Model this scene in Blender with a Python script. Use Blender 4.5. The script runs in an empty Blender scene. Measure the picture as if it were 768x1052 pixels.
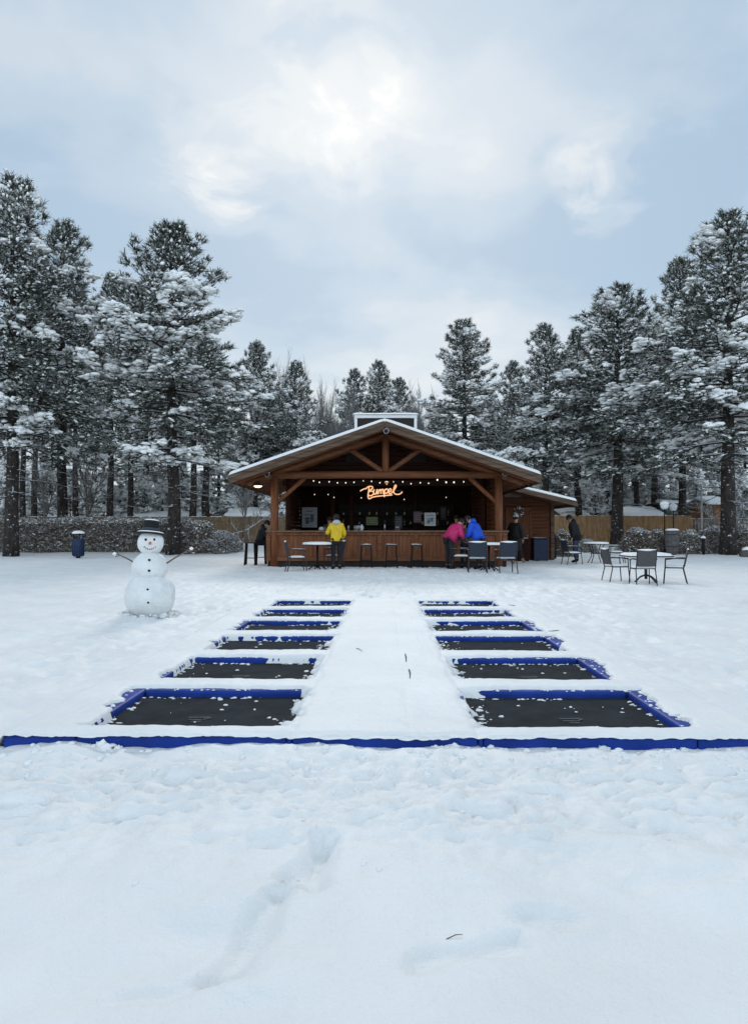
import bpy, math, random
import numpy as np
from mathutils import Vector, Matrix, Euler
R = math.radians
random.seed(7)
rng = np.random.default_rng(11)
scn = bpy.context.scene
C = scn.collection

# ---------------------------------------------------------------- camera
CAMZ, F = 1.2, 760.0
PITCH, YAW = math.atan(20/F), math.atan(11/F)
cam = bpy.data.cameras.new('camera'); camo = bpy.data.objects.new('camera', cam); C.objects.link(camo)
camo.location = (0, 0, CAMZ); camo.rotation_euler = (R(90)+PITCH, 0, YAW)
cam.sensor_fit = 'VERTICAL'; cam.sensor_height = 36; cam.lens = F/1052*36
cam.clip_start = 0.05; cam.clip_end = 3000
scn.camera = camo
RM = Euler((R(90)+PITCH, 0, YAW)).to_matrix()
def ray(px, py): return RM @ Vector(((px-384)/F, (526-py)/F, -1))
def P(px, py, z=0.0):
    d = ray(px, py); t = (z-CAMZ)/d.z
    return Vector((d.x*t, d.y*t, z))
def at(px, py, Y):
    d = ray(px, py); t = Y/d.y
    return Vector((d.x*t, Y, CAMZ+d.z*t))
def X(px, Y): return at(px, 546, Y).x

# ---------------------------------------------------------------- noise
def vnoise(x, y, seed=0, z=None):
    x = np.asarray(x, float); y = np.asarray(y, float)
    z = np.zeros_like(x) if z is None else np.asarray(z, float)
    xi, yi, zi = np.floor(x).astype(np.int64), np.floor(y).astype(np.int64), np.floor(z).astype(np.int64)
    xf, yf, zf = x-xi, y-yi, z-zi
    s = lambda t: t*t*t*(t*(t*6-15)+10)
    u, v, w = s(xf), s(yf), s(zf)
    def h(a, b, c):
        n = (a*374761393 + b*668265263 + c*2147483647 + seed*1274126177) & 0xffffffff
        n = ((n ^ (n >> 13))*1274126177) & 0xffffffff
        n = ((n ^ (n >> 16))*2246822519) & 0xffffffff
        return ((n ^ (n >> 15)) & 0xffff)/65535.0
    def L(zz):
        a = h(xi, yi, zz)*(1-u)+h(xi+1, yi, zz)*u
        b = h(xi, yi+1, zz)*(1-u)+h(xi+1, yi+1, zz)*u
        return a*(1-v)+b*v
    return (L(zi)*(1-w)+L(zi+1)*w)*2-1
def sst(a, b, x):
    t = np.clip((x-a)/(b-a), 0, 1); return t*t*(3-2*t)

# ---------------------------------------------------------------- materials
MATS = {}
def mat(name, col, rough=0.7, var=0.15, scale=8.0, bump=0.0, bscale=None, spec=0.3, metal=0.0, flecks=0.0, stretch=(1,1,1), col2=None, snowtop=0.0):
    if name in MATS: return MATS[name]
    m = bpy.data.materials.new(name); m.use_nodes = True
    nt = m.node_tree; N = nt.nodes; Lk = nt.links
    b = N['Principled BSDF']; b.inputs['Roughness'].default_value = rough
    b.inputs['Specular IOR Level'].default_value = spec; b.inputs['Metallic'].default_value = metal
    tc = N.new('ShaderNodeTexCoord'); mp = N.new('ShaderNodeMapping'); mp.inputs['Scale'].default_value = stretch
    Lk.new(tc.outputs['Object'], mp.inputs['Vector'])
    nz = N.new('ShaderNodeTexNoise'); nz.inputs['Scale'].default_value = scale; nz.inputs['Detail'].default_value = 5
    nz.inputs['Roughness'].default_value = 0.65
    Lk.new(mp.outputs[0], nz.inputs['Vector'])
    rp = N.new('ShaderNodeValToRGB')
    c2 = col2 or tuple(min(1, c*(1+var)) for c in col)
    c1 = col if col2 else tuple(c*(1-var) for c in col)
    rp.color_ramp.elements[0].position = 0.35; rp.color_ramp.elements[1].position = 0.65
    rp.color_ramp.elements[0].color = (*c1, 1); rp.color_ramp.elements[1].color = (*c2, 1)
    Lk.new(nz.outputs['Fac'], rp.inputs[0])
    out = rp.outputs[0]
    if flecks > 0:
        n2 = N.new('ShaderNodeTexNoise'); n2.inputs['Scale'].default_value = 7; n2.inputs['Detail'].default_value = 6
        n2.inputs['Roughness'].default_value = 0.75
        Lk.new(tc.outputs['Object'], n2.inputs['Vector'])
        r2 = N.new('ShaderNodeMapRange'); r2.inputs[1].default_value = 1-flecks; r2.inputs[2].default_value = 1-flecks+0.06
        Lk.new(n2.outputs['Fac'], r2.inputs[0])
        mx = N.new('ShaderNodeMixRGB'); Lk.new(r2.outputs[0], mx.inputs[0]); Lk.new(out, mx.inputs[1]); mx.inputs[2].default_value = (.8, .83, .87, 1)
        out = mx.outputs[0]
    if snowtop > 0:
        g = N.new('ShaderNodeNewGeometry'); sp = N.new('ShaderNodeSeparateXYZ'); Lk.new(g.outputs['Normal'], sp.inputs[0])
        r3 = N.new('ShaderNodeMapRange'); r3.inputs[1].default_value = snowtop; r3.inputs[2].default_value = min(1, snowtop+.2)
        Lk.new(sp.outputs[2], r3.inputs[0])
        mx = N.new('ShaderNodeMixRGB'); Lk.new(r3.outputs[0], mx.inputs[0]); Lk.new(out, mx.inputs[1]); mx.inputs[2].default_value = (.8, .83, .87, 1)
        out = mx.outputs[0]
    Lk.new(out, b.inputs['Base Color'])
    if bump > 0:
        bn = N.new('ShaderNodeTexNoise'); bn.inputs['Scale'].default_value = bscale or scale*2; bn.inputs['Detail'].default_value = 6
        Lk.new(mp.outputs[0], bn.inputs['Vector'])
        bp = N.new('ShaderNodeBump'); bp.inputs['Strength'].default_value = bump; bp.inputs['Distance'].default_value = 0.02
        Lk.new(bn.outputs['Fac'], bp.inputs['Height']); Lk.new(bp.outputs[0], b.inputs['Normal'])
    MATS[name] = m; return m
def emit(name, col, s):
    if name in MATS: return MATS[name]
    m = bpy.data.materials.new(name); m.use_nodes = True
    b = m.node_tree.nodes['Principled BSDF']; b.inputs['Base Color'].default_value = (*col, 1)
    b.inputs['Emission Color'].default_value = (*col, 1); b.inputs['Emission Strength'].default_value = s
    MATS[name] = m; return m

def ground_material():
    m = bpy.data.materials.new('ground_snow'); m.use_nodes = True
    nt = m.node_tree; N = nt.nodes; Lk = nt.links; b = N['Principled BSDF']
    b.inputs['Roughness'].default_value = .6; b.inputs['Specular IOR Level'].default_value = .25
    tc = N.new('ShaderNodeTexCoord')
    nz = N.new('ShaderNodeTexNoise'); nz.inputs['Scale'].default_value = 1.3; nz.inputs['Detail'].default_value = 6
    Lk.new(tc.outputs['Object'], nz.inputs['Vector'])
    rp = N.new('ShaderNodeValToRGB'); rp.color_ramp.elements[0].position = .3; rp.color_ramp.elements[1].position = .7
    rp.color_ramp.elements[0].color = (.775, .785, .78, 1); rp.color_ramp.elements[1].color = (.865, .87, .862, 1)
    Lk.new(nz.outputs['Fac'], rp.inputs[0]); Lk.new(rp.outputs[0], b.inputs['Base Color'])
    prev = None
    for sc, dist, st in ((5, .03, .40), (22, .012, .55), (90, .004, .7)):
        n = N.new('ShaderNodeTexNoise'); n.inputs['Scale'].default_value = sc; n.inputs['Detail'].default_value = 4
        Lk.new(tc.outputs['Object'], n.inputs['Vector'])
        bp = N.new('ShaderNodeBump'); bp.inputs['Strength'].default_value = st; bp.inputs['Distance'].default_value = dist
        Lk.new(n.outputs['Fac'], bp.inputs['Height'])
        if prev: Lk.new(prev.outputs[0], bp.inputs['Normal'])
        prev = bp
    Lk.new(prev.outputs[0], b.inputs['Normal'])
    return m
M_ground = ground_material()
M_snow = mat('snow', (.85, .855, .85), .6, .03, 6, .25, 30, .2)
M_tsnow = mat('branch_snow', (.89, .895, .885), .7, .04, 4, 0, None, .1)
M_wood = mat('stained_timber', (.105, .036, .014), .6, .3, 2.5, .35, 12, .2, stretch=(6, 6, .6), col2=(.21, .08, .034))
M_woodh = mat('stained_beam', (.105, .038, .016), .6, .3, 2.5, .35, 12, .2, stretch=(.6, 6, 6), col2=(.20, .08, .036))
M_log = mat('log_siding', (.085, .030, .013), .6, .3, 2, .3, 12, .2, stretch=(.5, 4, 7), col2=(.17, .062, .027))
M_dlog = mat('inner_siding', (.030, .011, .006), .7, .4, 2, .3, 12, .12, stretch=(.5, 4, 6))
M_fascia = mat('weathered_fascia', (.060, .038, .027), .8, .3, 1.3, .3, 10, .12, stretch=(.6, 4, 9), col2=(.16, .105, .075))
M_soffit = mat('soffit_boards', (.10, .042, .021), .75, .3, 2, .2, 12, .12, stretch=(6, .6, 2))
M_top = mat('counter_slab', (.15, .08, .045), .5, .3, 3, .2, 12, .3, stretch=(.6, 5, 5))
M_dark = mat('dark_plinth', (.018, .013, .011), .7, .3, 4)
M_black = mat('black_metal', (.010, .010, .011), .7, .2, 10, 0, None, .2)
M_frame = mat('brown_metal', (.032, .030, .031), .6, .2, 10, 0, None, .3)
M_weave = mat('woven_sling', (.085, .08, .083), .8, .3, 60, .4, 90, .2)
M_weaveb = mat('blue_grey_sling', (.035, .042, .06), .8, .3, 60, .4, 90, .2)
M_grey = mat('grey_plastic', (.3, .31, .33), .5, .1, 10)
M_blue = mat('blue_vinyl', (.010, .033, .20), .55, .25, 3, .6, 7, .12, col2=(.016, .052, .31))
M_mat = mat('woven_black_mat', (.024, .028, .031), .95, .35, 5, .3, 160, .05, col2=(.038, .043, .047))
M_bark = mat('pine_bark', (.022, .019, .018), .95, .5, 2.2, 1.0, 9, .1, flecks=.40, stretch=(3, 3, 1), col2=(.060, .049, .043))
M_pale = mat('snowy_bark', (.14, .125, .115), .95, .3, 4, .5, 12, .1, flecks=.42, snowtop=.25)
M_twig = mat('twig', (.13, .10, .075), .9, .3, 4, 0, None, .1, snowtop=.55)
M_greytwig = mat('bare_twig', (.24, .235, .235), .9, .25, 4, 0, None, .1, snowtop=.75)
M_leaf = mat('dry_leaf', (.12, .078, .045), .9, .5, 4, 0, None, .1, col2=(.26, .18, .11))
M_fence = mat('fence_boards', (.21, .12, .06), .85, .3, 1.5, .3, 14, .1, stretch=(4, 4, 1), col2=(.36, .22, .115))
M_gfence = mat('grey_fence', (.22, .20, .18), .85, .25, 1.5, .3, 14, .1, stretch=(4, 4, 1))
M_binblue = mat('navy_bin', (.010, .020, .060), .5, .2, 5, .1, 10, .4)
M_skin = mat('skin', (.42, .24, .17), .55, .05, 5)
M_hair = mat('dark_hair', (.012, .009, .008), .6, .3, 30, .5, 60)
M_coal = mat('coal', (.012, .012, .013), .7, .3, 30, .4, 40)
M_carrot = mat('carrot', (.62, .16, .03), .6, .2, 20)
M_felt = mat('black_felt', (.012, .016, .018), .85, .2, 20, .2, 60)

def needle_material():
    m = bpy.data.materials.new('pine_needles'); m.use_nodes = True
    nt = m.node_tree; N = nt.nodes; Lk = nt.links; b = N['Principled BSDF']
    b.inputs['Roughness'].default_value = .75; b.inputs['Specular IOR Level'].default_value = .15
    at_ = N.new('ShaderNodeAttribute'); at_.attribute_name = 'frost'
    rp = N.new('ShaderNodeValToRGB')
    e = rp.color_ramp.elements
    e[0].position = 0; e[0].color = (.027, .034, .024, 1); e[1].position = 1; e[1].color = (.80, .81, .80, 1)
    k = e.new(.35); k.color = (.060, .070, .052, 1)
    k = e.new(.62); k.color = (.18, .195, .175, 1)
    Lk.new(at_.outputs['Fac'], rp.inputs[0]); Lk.new(rp.outputs[0], b.inputs['Base Color'])
    return m
M_needle = needle_material()

# ---------------------------------------------------------------- objects
def tag(o, label=None, cat=None, group=None, kind=None):
    if label: o['label'] = label
    if cat: o['category'] = cat
    if group: o['group'] = group
    if kind: o['kind'] = kind
    return o
def empty(name, loc, rz=0, label=None, cat=None, group=None, scale=None):
    o = bpy.data.objects.new(name, None); C.objects.link(o); o.location = loc; o.rotation_euler = (0, 0, rz)
    o.empty_display_size = .2
    if scale: o.scale = scale
    return tag(o, label, cat, group)
CH = {}
def link(name, me, parent=None):
    o = bpy.data.objects.new(name, me); C.objects.link(o)
    if parent: o.parent = parent; CH.setdefault(parent.name, []).append(o)
    return o
def copy_tree(o, parent=None):
    c = o.copy(); C.objects.link(c)
    if parent: c.parent = parent; CH.setdefault(parent.name, []).append(c)
    for ch in CH.get(o.name, []): copy_tree(ch, c)
    return c
def npmesh(name, v, faces, m, smooth=False, attr=None):
    """v (n,3); faces (k,3) or (k,4) array"""
    me = bpy.data.meshes.new(name)
    v = np.asarray(v, np.float32); faces = np.asarray(faces, np.int32)
    k, s = faces.shape
    me.vertices.add(len(v)); me.vertices.foreach_set('co', v.ravel())
    me.loops.add(k*s); me.loops.foreach_set('vertex_index', faces.ravel())
    me.polygons.add(k); me.polygons.foreach_set('loop_start', np.arange(k, dtype=np.int32)*s)
    me.polygons.foreach_set('loop_total', np.full(k, s, np.int32))
    me.polygons.foreach_set('use_smooth', np.full(k, smooth, bool))
    if attr is not None:
        a = me.attributes.new('frost', 'FLOAT', 'POINT'); a.data.foreach_set('value', np.asarray(attr, np.float32))
    me.materials.append(m); me.update(calc_edges=True); me.validate(); return me

class MB:
    def __init__(s): s.v = []; s.f = []
    def add(s, vs, fs):
        n = len(s.v); s.v += [tuple(p) for p in vs]; s.f += [tuple(i+n for i in f) for f in fs]; return s
    def box(s, x0, x1, y0, y1, z0, z1, M=None):
        vs = [Vector(p) for p in ((x0,y0,z0),(x1,y0,z0),(x1,y1,z0),(x0,y1,z0),(x0,y0,z1),(x1,y0,z1),(x1,y1,z1),(x0,y1,z1))]
        if M: vs = [M @ p for p in vs]
        return s.add(vs, [(0,3,2,1),(4,5,6,7),(0,1,5,4),(1,2,6,5),(2,3,7,6),(3,0,4,7)])
    def bar(s, a, b, w, h, up=(0,0,1)):
        a, b = Vector(a), Vector(b); d = (b-a).normalized(); sd = d.cross(Vector(up)).normalized(); u = sd.cross(d)
        vs = []
        for p in (a, b):
            for i, j in ((-1,-1),(1,-1),(1,1),(-1,1)): vs.append(p+sd*w/2*i+u*h/2*j)
        return s.add(vs, [(3,2,1,0),(4,5,6,7),(0,1,5,4),(1,2,6,5),(2,3,7,6),(3,0,4,7)])
    def tube(s, pts, rad, n=8, cap=True):
        pts = [Vector(p) for p in pts]; k = len(pts)
        if not hasattr(rad, '__len__'): rad = [rad]*k
        prev = None; vs = []; fs = []
        for i in range(k):
            d = (pts[min(i+1, k-1)]-pts[max(i-1, 0)]).normalized()
            if prev is None:
                r = Vector((0,0,1)) if abs(d.z) < .9 else Vector((1,0,0))
                a = d.cross(r).normalized()
            else: a = (prev-d*prev.dot(d)).normalized()
            prev = a; b = d.cross(a)
            for j in range(n):
                t = 2*math.pi*j/n; vs.append(pts[i]+(a*math.cos(t)+b*math.sin(t))*rad[i])
        for i in range(k-1):
            for j in range(n):
                j2 = (j+1) % n; fs.append((i*n+j, i*n+j2, (i+1)*n+j2, (i+1)*n+j))
        if cap: fs.append(tuple(range(n))[::-1]); fs.append(tuple((k-1)*n+j for j in range(n)))
        return s.add(vs, fs)
    def lathe(s, prof, n=24, c=(0,0,0), wob=0, sd=0, M=None):
        vs = []; fs = []; k = len(prof); r_ = random.Random(sd)
        for i, (r, z) in enumerate(prof):
            for j in range(n):
                t = 2*math.pi*j/n; q = 1+wob*math.sin(3*t+sd+z*7)*.5+wob*r_.uniform(-.5, .5)
                p = Vector((r*q*math.cos(t), r*q*math.sin(t), z))
                if M: p = M @ p
                vs.append(p+Vector(c))
        for i in range(k-1):
            for j in range(n):
                j2 = (j+1) % n; fs.append((i*n+j, i*n+j2, (i+1)*n+j2, (i+1)*n+j))
        fs.append(tuple(range(n))[::-1]); fs.append(tuple((k-1)*n+j for j in range(n)))
        return s.add(vs, fs)
    def ball(s, c, r, n=16, m=10, wob=0.0, sd=0, zmin=None):
        c = Vector(c); r = Vector(r) if hasattr(r, '__len__') else Vector((r, r, r))
        vs = []; fs = []
        pts = []
        for i in range(m+1):
            ph = math.pi*i/m
            for j in range(n):
                t = 2*math.pi*j/n
                pts.append((math.sin(ph)*math.cos(t), math.sin(ph)*math.sin(t), -math.cos(ph)))
        a = np.array(pts)
        w = 1+wob*vnoise(a[:,0]*2.2+sd, a[:,1]*2.2, 3+sd, a[:,2]*2.2)+wob*.5*vnoise(a[:,0]*6+sd, a[:,1]*6, 5+sd, a[:,2]*6) if wob else np.ones(len(a))
        for p, q in zip(pts, w):
            z = c.z+p[2]*r.z*q
            if zmin is not None: z = max(z, zmin)
            vs.append((c.x+p[0]*r.x*q, c.y+p[1]*r.y*q, z))
        for i in range(m):
            for j in range(n):
                j2 = (j+1) % n; fs.append((i*n+j, i*n+j2, (i+1)*n+j2, (i+1)*n+j))
        return s.add(vs, fs)
    def slab(s, x0, x1, y0, y1, z, t, res=.06, sd=0, rough=.012, edge=.04):
        """a soft snow cushion over a rectangle"""
        nx = max(3, int((x1-x0)/res)+1); ny = max(3, int((y1-y0)/res)+1)
        xs = np.linspace(x0, x1, nx); ys = np.linspace(y0, y1, ny); g = np.meshgrid(xs, ys)
        d = np.minimum(np.minimum(g[0]-x0, x1-g[0]), np.minimum(g[1]-y0, y1-g[1]))
        h = t*(1-np.exp(-d/edge*1.2))+rough*vnoise(g[0]*6+sd, g[1]*6, sd)*(d > 0)
        vs = list(zip(g[0].ravel(), g[1].ravel(), (z+h).ravel()))
        fs = [(j*nx+i, j*nx+i+1, (j+1)*nx+i+1, (j+1)*nx+i) for j in range(ny-1) for i in range(nx-1)]
        return s.add(vs, fs)
    def build(s, name, m, parent=None, smooth=False, bevel=0, world=False, loc=None):
        me = bpy.data.meshes.new(name)
        v = s.v
        if world and parent: o = parent.location; v = [(p[0]-o.x, p[1]-o.y, p[2]-o.z) for p in v]
        elif loc is not None: v = [(p[0]-loc[0], p[1]-loc[1], p[2]-loc[2]) for p in v]
        me.from_pydata(v, [], s.f); me.materials.append(m)
        if smooth: me.polygons.foreach_set('use_smooth', [True]*len(me.polygons))
        me.update()
        ob = link(name, me, parent)
        if loc is not None and not parent: ob.location = loc
        if bevel:
            b = ob.modifiers.new('bevel', 'BEVEL'); b.width = bevel; b.segments = 2; b.limit_method = 'ANGLE'
        return ob

# ---------------------------------------------------------------- ground
def rise(y): return .4*sst(33, 46, np.asarray(y, float))
GZ = lambda y: float(rise(y))
FX, FY0, PIT, NR = 2.08, 4.04, 1.33, 6
FY1 = FY0+PIT*NR
def seg(x, y, a, b, w):
    ax, ay = a; bx, by = b; L2 = (bx-ax)**2+(by-ay)**2
    t = np.clip(((x-ax)*(bx-ax)+(y-ay)*(by-ay))/L2, 0, 1)
    d = np.hypot(x-ax-t*(bx-ax), y-ay-t*(by-ay)); return np.exp(-(d/w)**4)
def footprint_field(x, y):
    z = np.zeros_like(x)
    r = random.Random(5)
    for (p, q, w, dep) in (((225, 1010), (285, 925), .055, .035), ((300, 905), (335, 872), .05, .03), ((322, 915), (336, 868), .05, .03),
                           ((430, 1000), (530, 970), .05, .022), ((545, 940), (580, 945), .06, .03), ((120, 1030), (250, 1010), .05, .016),
                           ((655, 915), (750, 905), .06, .016), ((465, 845), (520, 850), .07, .02), ((580, 862), (660, 855), .07, .018)):
        a = P(*p); b = P(*q)
        w *= .95; dep *= .95; g = seg(x+.02*vnoise(x*9, y*9, 21), y+.02*vnoise(x*9, y*9, 22), (a.x, a.y), (b.x, b.y), w)
        g2 = seg(x, y, (a.x, a.y), (b.x, b.y), w*2.0)
        z += -dep*g+dep*.35*(g2-g)
    # walked trails: prints as small oval pits
    def prints(a, b, n, w=.09, dep=.03, jit=.1):
        nonlocal z
        ax, ay = a; bx, by = b; L = math.hypot(bx-ax, by-ay); dx, dy = (bx-ax)/L, (by-ay)/L
        for i in range(n):
            t = (i+.5)/n; sgn = 1 if i % 2 else -1
            cx = ax+(bx-ax)*t-dy*sgn*.12+r.uniform(-jit, jit); cy = ay+(by-ay)*t+dx*sgn*.12+r.uniform(-jit, jit)
            m = (np.abs(x-cx) < .6) & (np.abs(y-cy) < .6)
            if not m.any(): continue
            u = (x[m]-cx)*dx+(y[m]-cy)*dy; v = -(x[m]-cx)*dy+(y[m]-cy)*dx
            e = (u/(w*1.7))**2+(v/w)**2
            z[m] += -dep*np.exp(-e**2)+dep*.3*np.exp(-((e-1.6)/.6)**2)
    prints((-3.2, 2.2), (-2.6, 12), 22); prints((2.9, 3.0), (3.4, 16), 28); prints((3.2, 15), (.6, 22), 20, dep=.04)
    prints((-2.8, 6), (-5.5, 20), 26, dep=.035); prints((-6.5, 10), (-1.5, 21), 28, dep=.035); prints((-7, 16), (5, 20), 34, dep=.04)
    prints((5.5, 8), (2, 23), 34, dep=.04); prints((6.5, 13), (8, 30), 34, dep=.04); prints((-.3, 13.6), (.1, 24), 26, dep=.04)
    prints((-2, 14), (9, 16), 30, dep=.04); prints((-9, 22), (-3, 25), 20, dep=.04); prints((1.4, 1.9), (2.6, 3.9), 6, dep=.025)
    prints((-1.9, 14.5), (-4.8, 25), 30, dep=.04); prints((1.9, 14.5), (4.8, 25), 30, dep=.04); prints((-2.9, 10.2), (-3.9, 11.8), 6)
    return z
def ground_h(x, y):
    z = rise(y)
    near = 1-sst(2.7, 3.4, y)
    z = z+.030*vnoise(x*.45, y*.45, 1)*(1-sst(20, 60, y)*.3)
    z = z+near*(.028*vnoise(x*1.7, y*2.3, 2)+.020*vnoise(x*3.6, y*5.0, 3)+.004*vnoise(x*8, y*11, 34)*sst(-.1, .5, vnoise(x*1.3, y*1.3, 35))+.0018*vnoise(x*20, y*20, 4))
    band = sst(2.35, 3.2, y)*(1-sst(4.02, 4.2, y))
    lum = np.abs(vnoise(x*4.5, y*5.5, 5)); lum2 = np.abs(vnoise(x*10, y*12, 6)); lum3 = np.abs(vnoise(x*24, y*24, 61))
    z = z+band*(1-.75*sst(3.6, 3.98, y))*(.048*lum+.036*lum2+.022*lum3-.025)
    mid = sst(3.4, 4.1, y)*(1-.3*sst(14, 30, y))
    z = z+mid*(.034*np.abs(vnoise(x*1.9, y*1.9, 7))+.030*np.abs(vnoise(x*4.2, y*4.2, 8))+.018*vnoise(x*10, y*10, 9)+.012*np.abs(vnoise(x*21, y*21, 91))*(1-sst(10, 18, y))-.018)
    # ploughed lumps at the bottom right and by the front edge
    rb = sst(1.2, 2.0, x)*sst(2.2, 2.7, y)*(1-sst(3.5, 3.9, y))
    z = z+rb*(.03*lum2)
    z = z+footprint_field(x, y)
    # bank against the playing field
    dx = np.maximum(np.abs(x)-FX, 0); dyn = np.maximum(FY0-y, 0); dyf = np.maximum(y-FY1, 0)
    d = np.sqrt(dx**2+dyn**2+dyf**2)
    frontbank = np.exp(-(dyn/.16)**2)*(dx < .3)*(y < FY0+.02)
    z = z*(1-.5*frontbank)+frontbank*(.033+.055*np.maximum(0, vnoise(x*2.3, y*0+1, 31)-.05)+.022*np.abs(vnoise(x*8, y*8, 32))+.012*np.abs(vnoise(x*22, y*22, 33)))
    side = (y > FY0-.1)*np.exp(-(d/.35)**2)
    z = z*(1-.45*side*(y > FY0-.3))+side*.018*sst(FY0-.05, FY0+.12, y)*sst(FX-.12, FX+.05, np.abs(x))
    z = z-.030*np.exp(-((np.abs(x)-FX-.045)/.022)**2)*(y > FY0)*(y < FY1)
    inside = (np.abs(x) < FX-.03) & (y > FY0+.03) & (y < FY1-.03)
    z = np.where(inside, -.06, z)
    inbar = (np.abs(x) < 3.7) & (y > 25.0) & (y < 33)
    z = np.where(inbar, -.06, z)
    return z
def axis(segs):
    out = [segs[0][0]]
    for a, b, s0, s1 in segs:
        t = a
        while t < b-1e-6:
            f = (t-a)/(b-a); t += s0*(1-f)+s1*f; out.append(min(t, b))
    return np.unique(np.round(np.array(out), 4))
xs1 = axis([(0, 2.6, .024, .024), (2.6, 8, .03, .09), (8, 20, .1, .6), (20, 60, .8, 5), (60, 900, 8, 90)])
xs = np.concatenate([-xs1[::-1][:-1], xs1])
ys = axis([(-40, 0, 6, 1), (0, 1.4, .4, .1), (1.4, 3, .022, .022), (3, 4.6, .018, .018), (4.6, 9, .03, .05), (9, 26, .05, .11), (26, 50, .15, .6), (50, 120, 1, 6), (120, 1200, 10, 120)])
gx, gy = np.meshgrid(xs, ys)
gz = ground_h(gx.ravel(), gy.ravel())
nx = len(xs); ny = len(ys)
i0 = (np.arange(ny-1)[:, None]*nx+np.arange(nx-1)[None, :]).ravel()
gme = npmesh('ground', np.column_stack([gx.ravel(), gy.ravel(), gz]), np.column_stack([i0, i0+1, i0+1+nx, i0+nx]), M_ground, True)
tag(link('ground', gme), kind='structure')
print('ground verts', len(gz))

# ---------------------------------------------------------------- trampolines
PT, MT, ST = .090, .046, .026    # pad top, mat level, snow thickness
XI, XO = .53, 1.68              # mat inner / outer |x|
def mat_y(k): return FY0+.18+PIT*k, FY0+1.14+PIT*k
def snow_surface(x, y):
    ax = np.abs(x); k = np.clip(np.floor((y-FY0)/PIT), 0, NR-1); sx = (x > 0)
    y0 = FY0+PIT*k; ya = y0+.18; yb = y0+1.14
    n1 = vnoise(x*7, y*7, 41); n2 = vnoise(x*19, y*19, 42); n3 = vnoise(x*45, y*45, 43); nl = vnoise(x*2.1+k*3.7, y*2.1, 44)
    # hole bounds
    hin = XI+.025+.050*n1+.034*n2+.018*n3
    blu = .038+.085*np.clip(nl+.15+.8*n1, -.45, 1)+np.where((k == 0) & (x > 0), .04, 0)+.018*n2+.01*n3
    hout = XO+blu
    hout = hout-.11*sst(ya+.5, ya+.0, y)*(n1 > .1)*.6
    hnear = ya-.02+.006*n1
    hfar = yb+.028+.034*np.clip(nl*1.6+.2, -.9, 1)+.016*n2+.010*n3
    sd = np.maximum(np.maximum(hin-ax, ax-hout), np.maximum(hnear-y, y-hfar))
    sd = np.minimum(sd, np.maximum(.045, .045+(y-FY0)))
    lip = np.clip((FY0-.016-y)/.012, 0, 1)*np.clip(.014+.007*n1+.006*n2+.004*n3, .004, .03)
    onmat = sst(-.02, .03, np.minimum(np.minimum(ax-XI, XO-ax), np.minimum(y-ya, yb-y)))
    nearfix = sst(.06, 0, y-ya)
    base = PT-(PT-MT)*onmat
    base = np.where((y-ya < .03) & (ax > XI) & (ax < XO), PT, base)
    t = ST+.006*vnoise(x*1.8, y*1.8, 45)+.0035*n1+.0015*n2
    f = np.where(sd > 0, t*(1-np.exp(-np.maximum(sd, 0)/.022)), 3.0*sd)
    fr = np.clip((y-FY0)/.05, 0, 1); sdg = sst(0, .25, FX-ax)
    
    zz = base+f-lip-.012*np.clip((FY0+.03-y)/.03, 0, 1)
    zz = np.where(ax > FX-.02, np.minimum(zz, PT+.02-(ax-FX+.02)*1.6), zz)
    # plough marks and joints over the centre walkway
    zz = zz+.007*vnoise(x*5, y*1.6, 47)*(ax < .62)+.004*np.abs(vnoise(x*13, y*13, 48))-.008*np.exp(-((ax-.50-.02*vnoise(x*0, y*2.5, 49))/.02)**2)*(sd > 0)-.004*np.exp(-((x-.14)/.01)**2)*(sd > 0)
    for kk in range(NR+1): zz = zz-.0035*np.exp(-((y-FY0-PIT*kk)/.012)**2)*(ax < .5)*(sd > 0)
    return zz, sd
def snow_patch(name, x0, x1, y0, y1, parent, res=.016):
    a = np.linspace(x0, x1, int(round((x1-x0)/res))+1); b = np.linspace(y0, y1, int(round((y1-y0)/res))+1)
    g = np.meshgrid(a, b); z, sd = snow_surface(g[0].ravel(), g[1].ravel())
    nx = len(a); ny = len(b)
    i = (np.arange(ny-1)[:, None]*nx+np.arange(nx-1)[None, :]).ravel()
    q = np.column_stack([i, i+1, i+1+nx, i+nx]); keep = (sd[q] > -.035).any(axis=1); q = q[keep]
    used = np.unique(q); rm = np.full(len(z), -1); rm[used] = np.arange(len(used))
    v = np.column_stack([g[0].ravel(), g[1].ravel(), z])[used]; v -= np.array(parent.location)
    return link(name, npmesh(name, v, rm[q], M_ground, True), parent)
def pad(name, x0, x1, y0, y1, parent, bev=.02):
    m = MB(); m.box(x0, x1, y0, y1, -.05, PT)
    return m.build(name, M_blue, parent, world=True, bevel=bev)
rown = ['nearest', 'second', 'third', 'fourth', 'fifth', 'farthest']
M_mark = mat('faded_print', (.10, .105, .11), .7, .3, 40)
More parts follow.
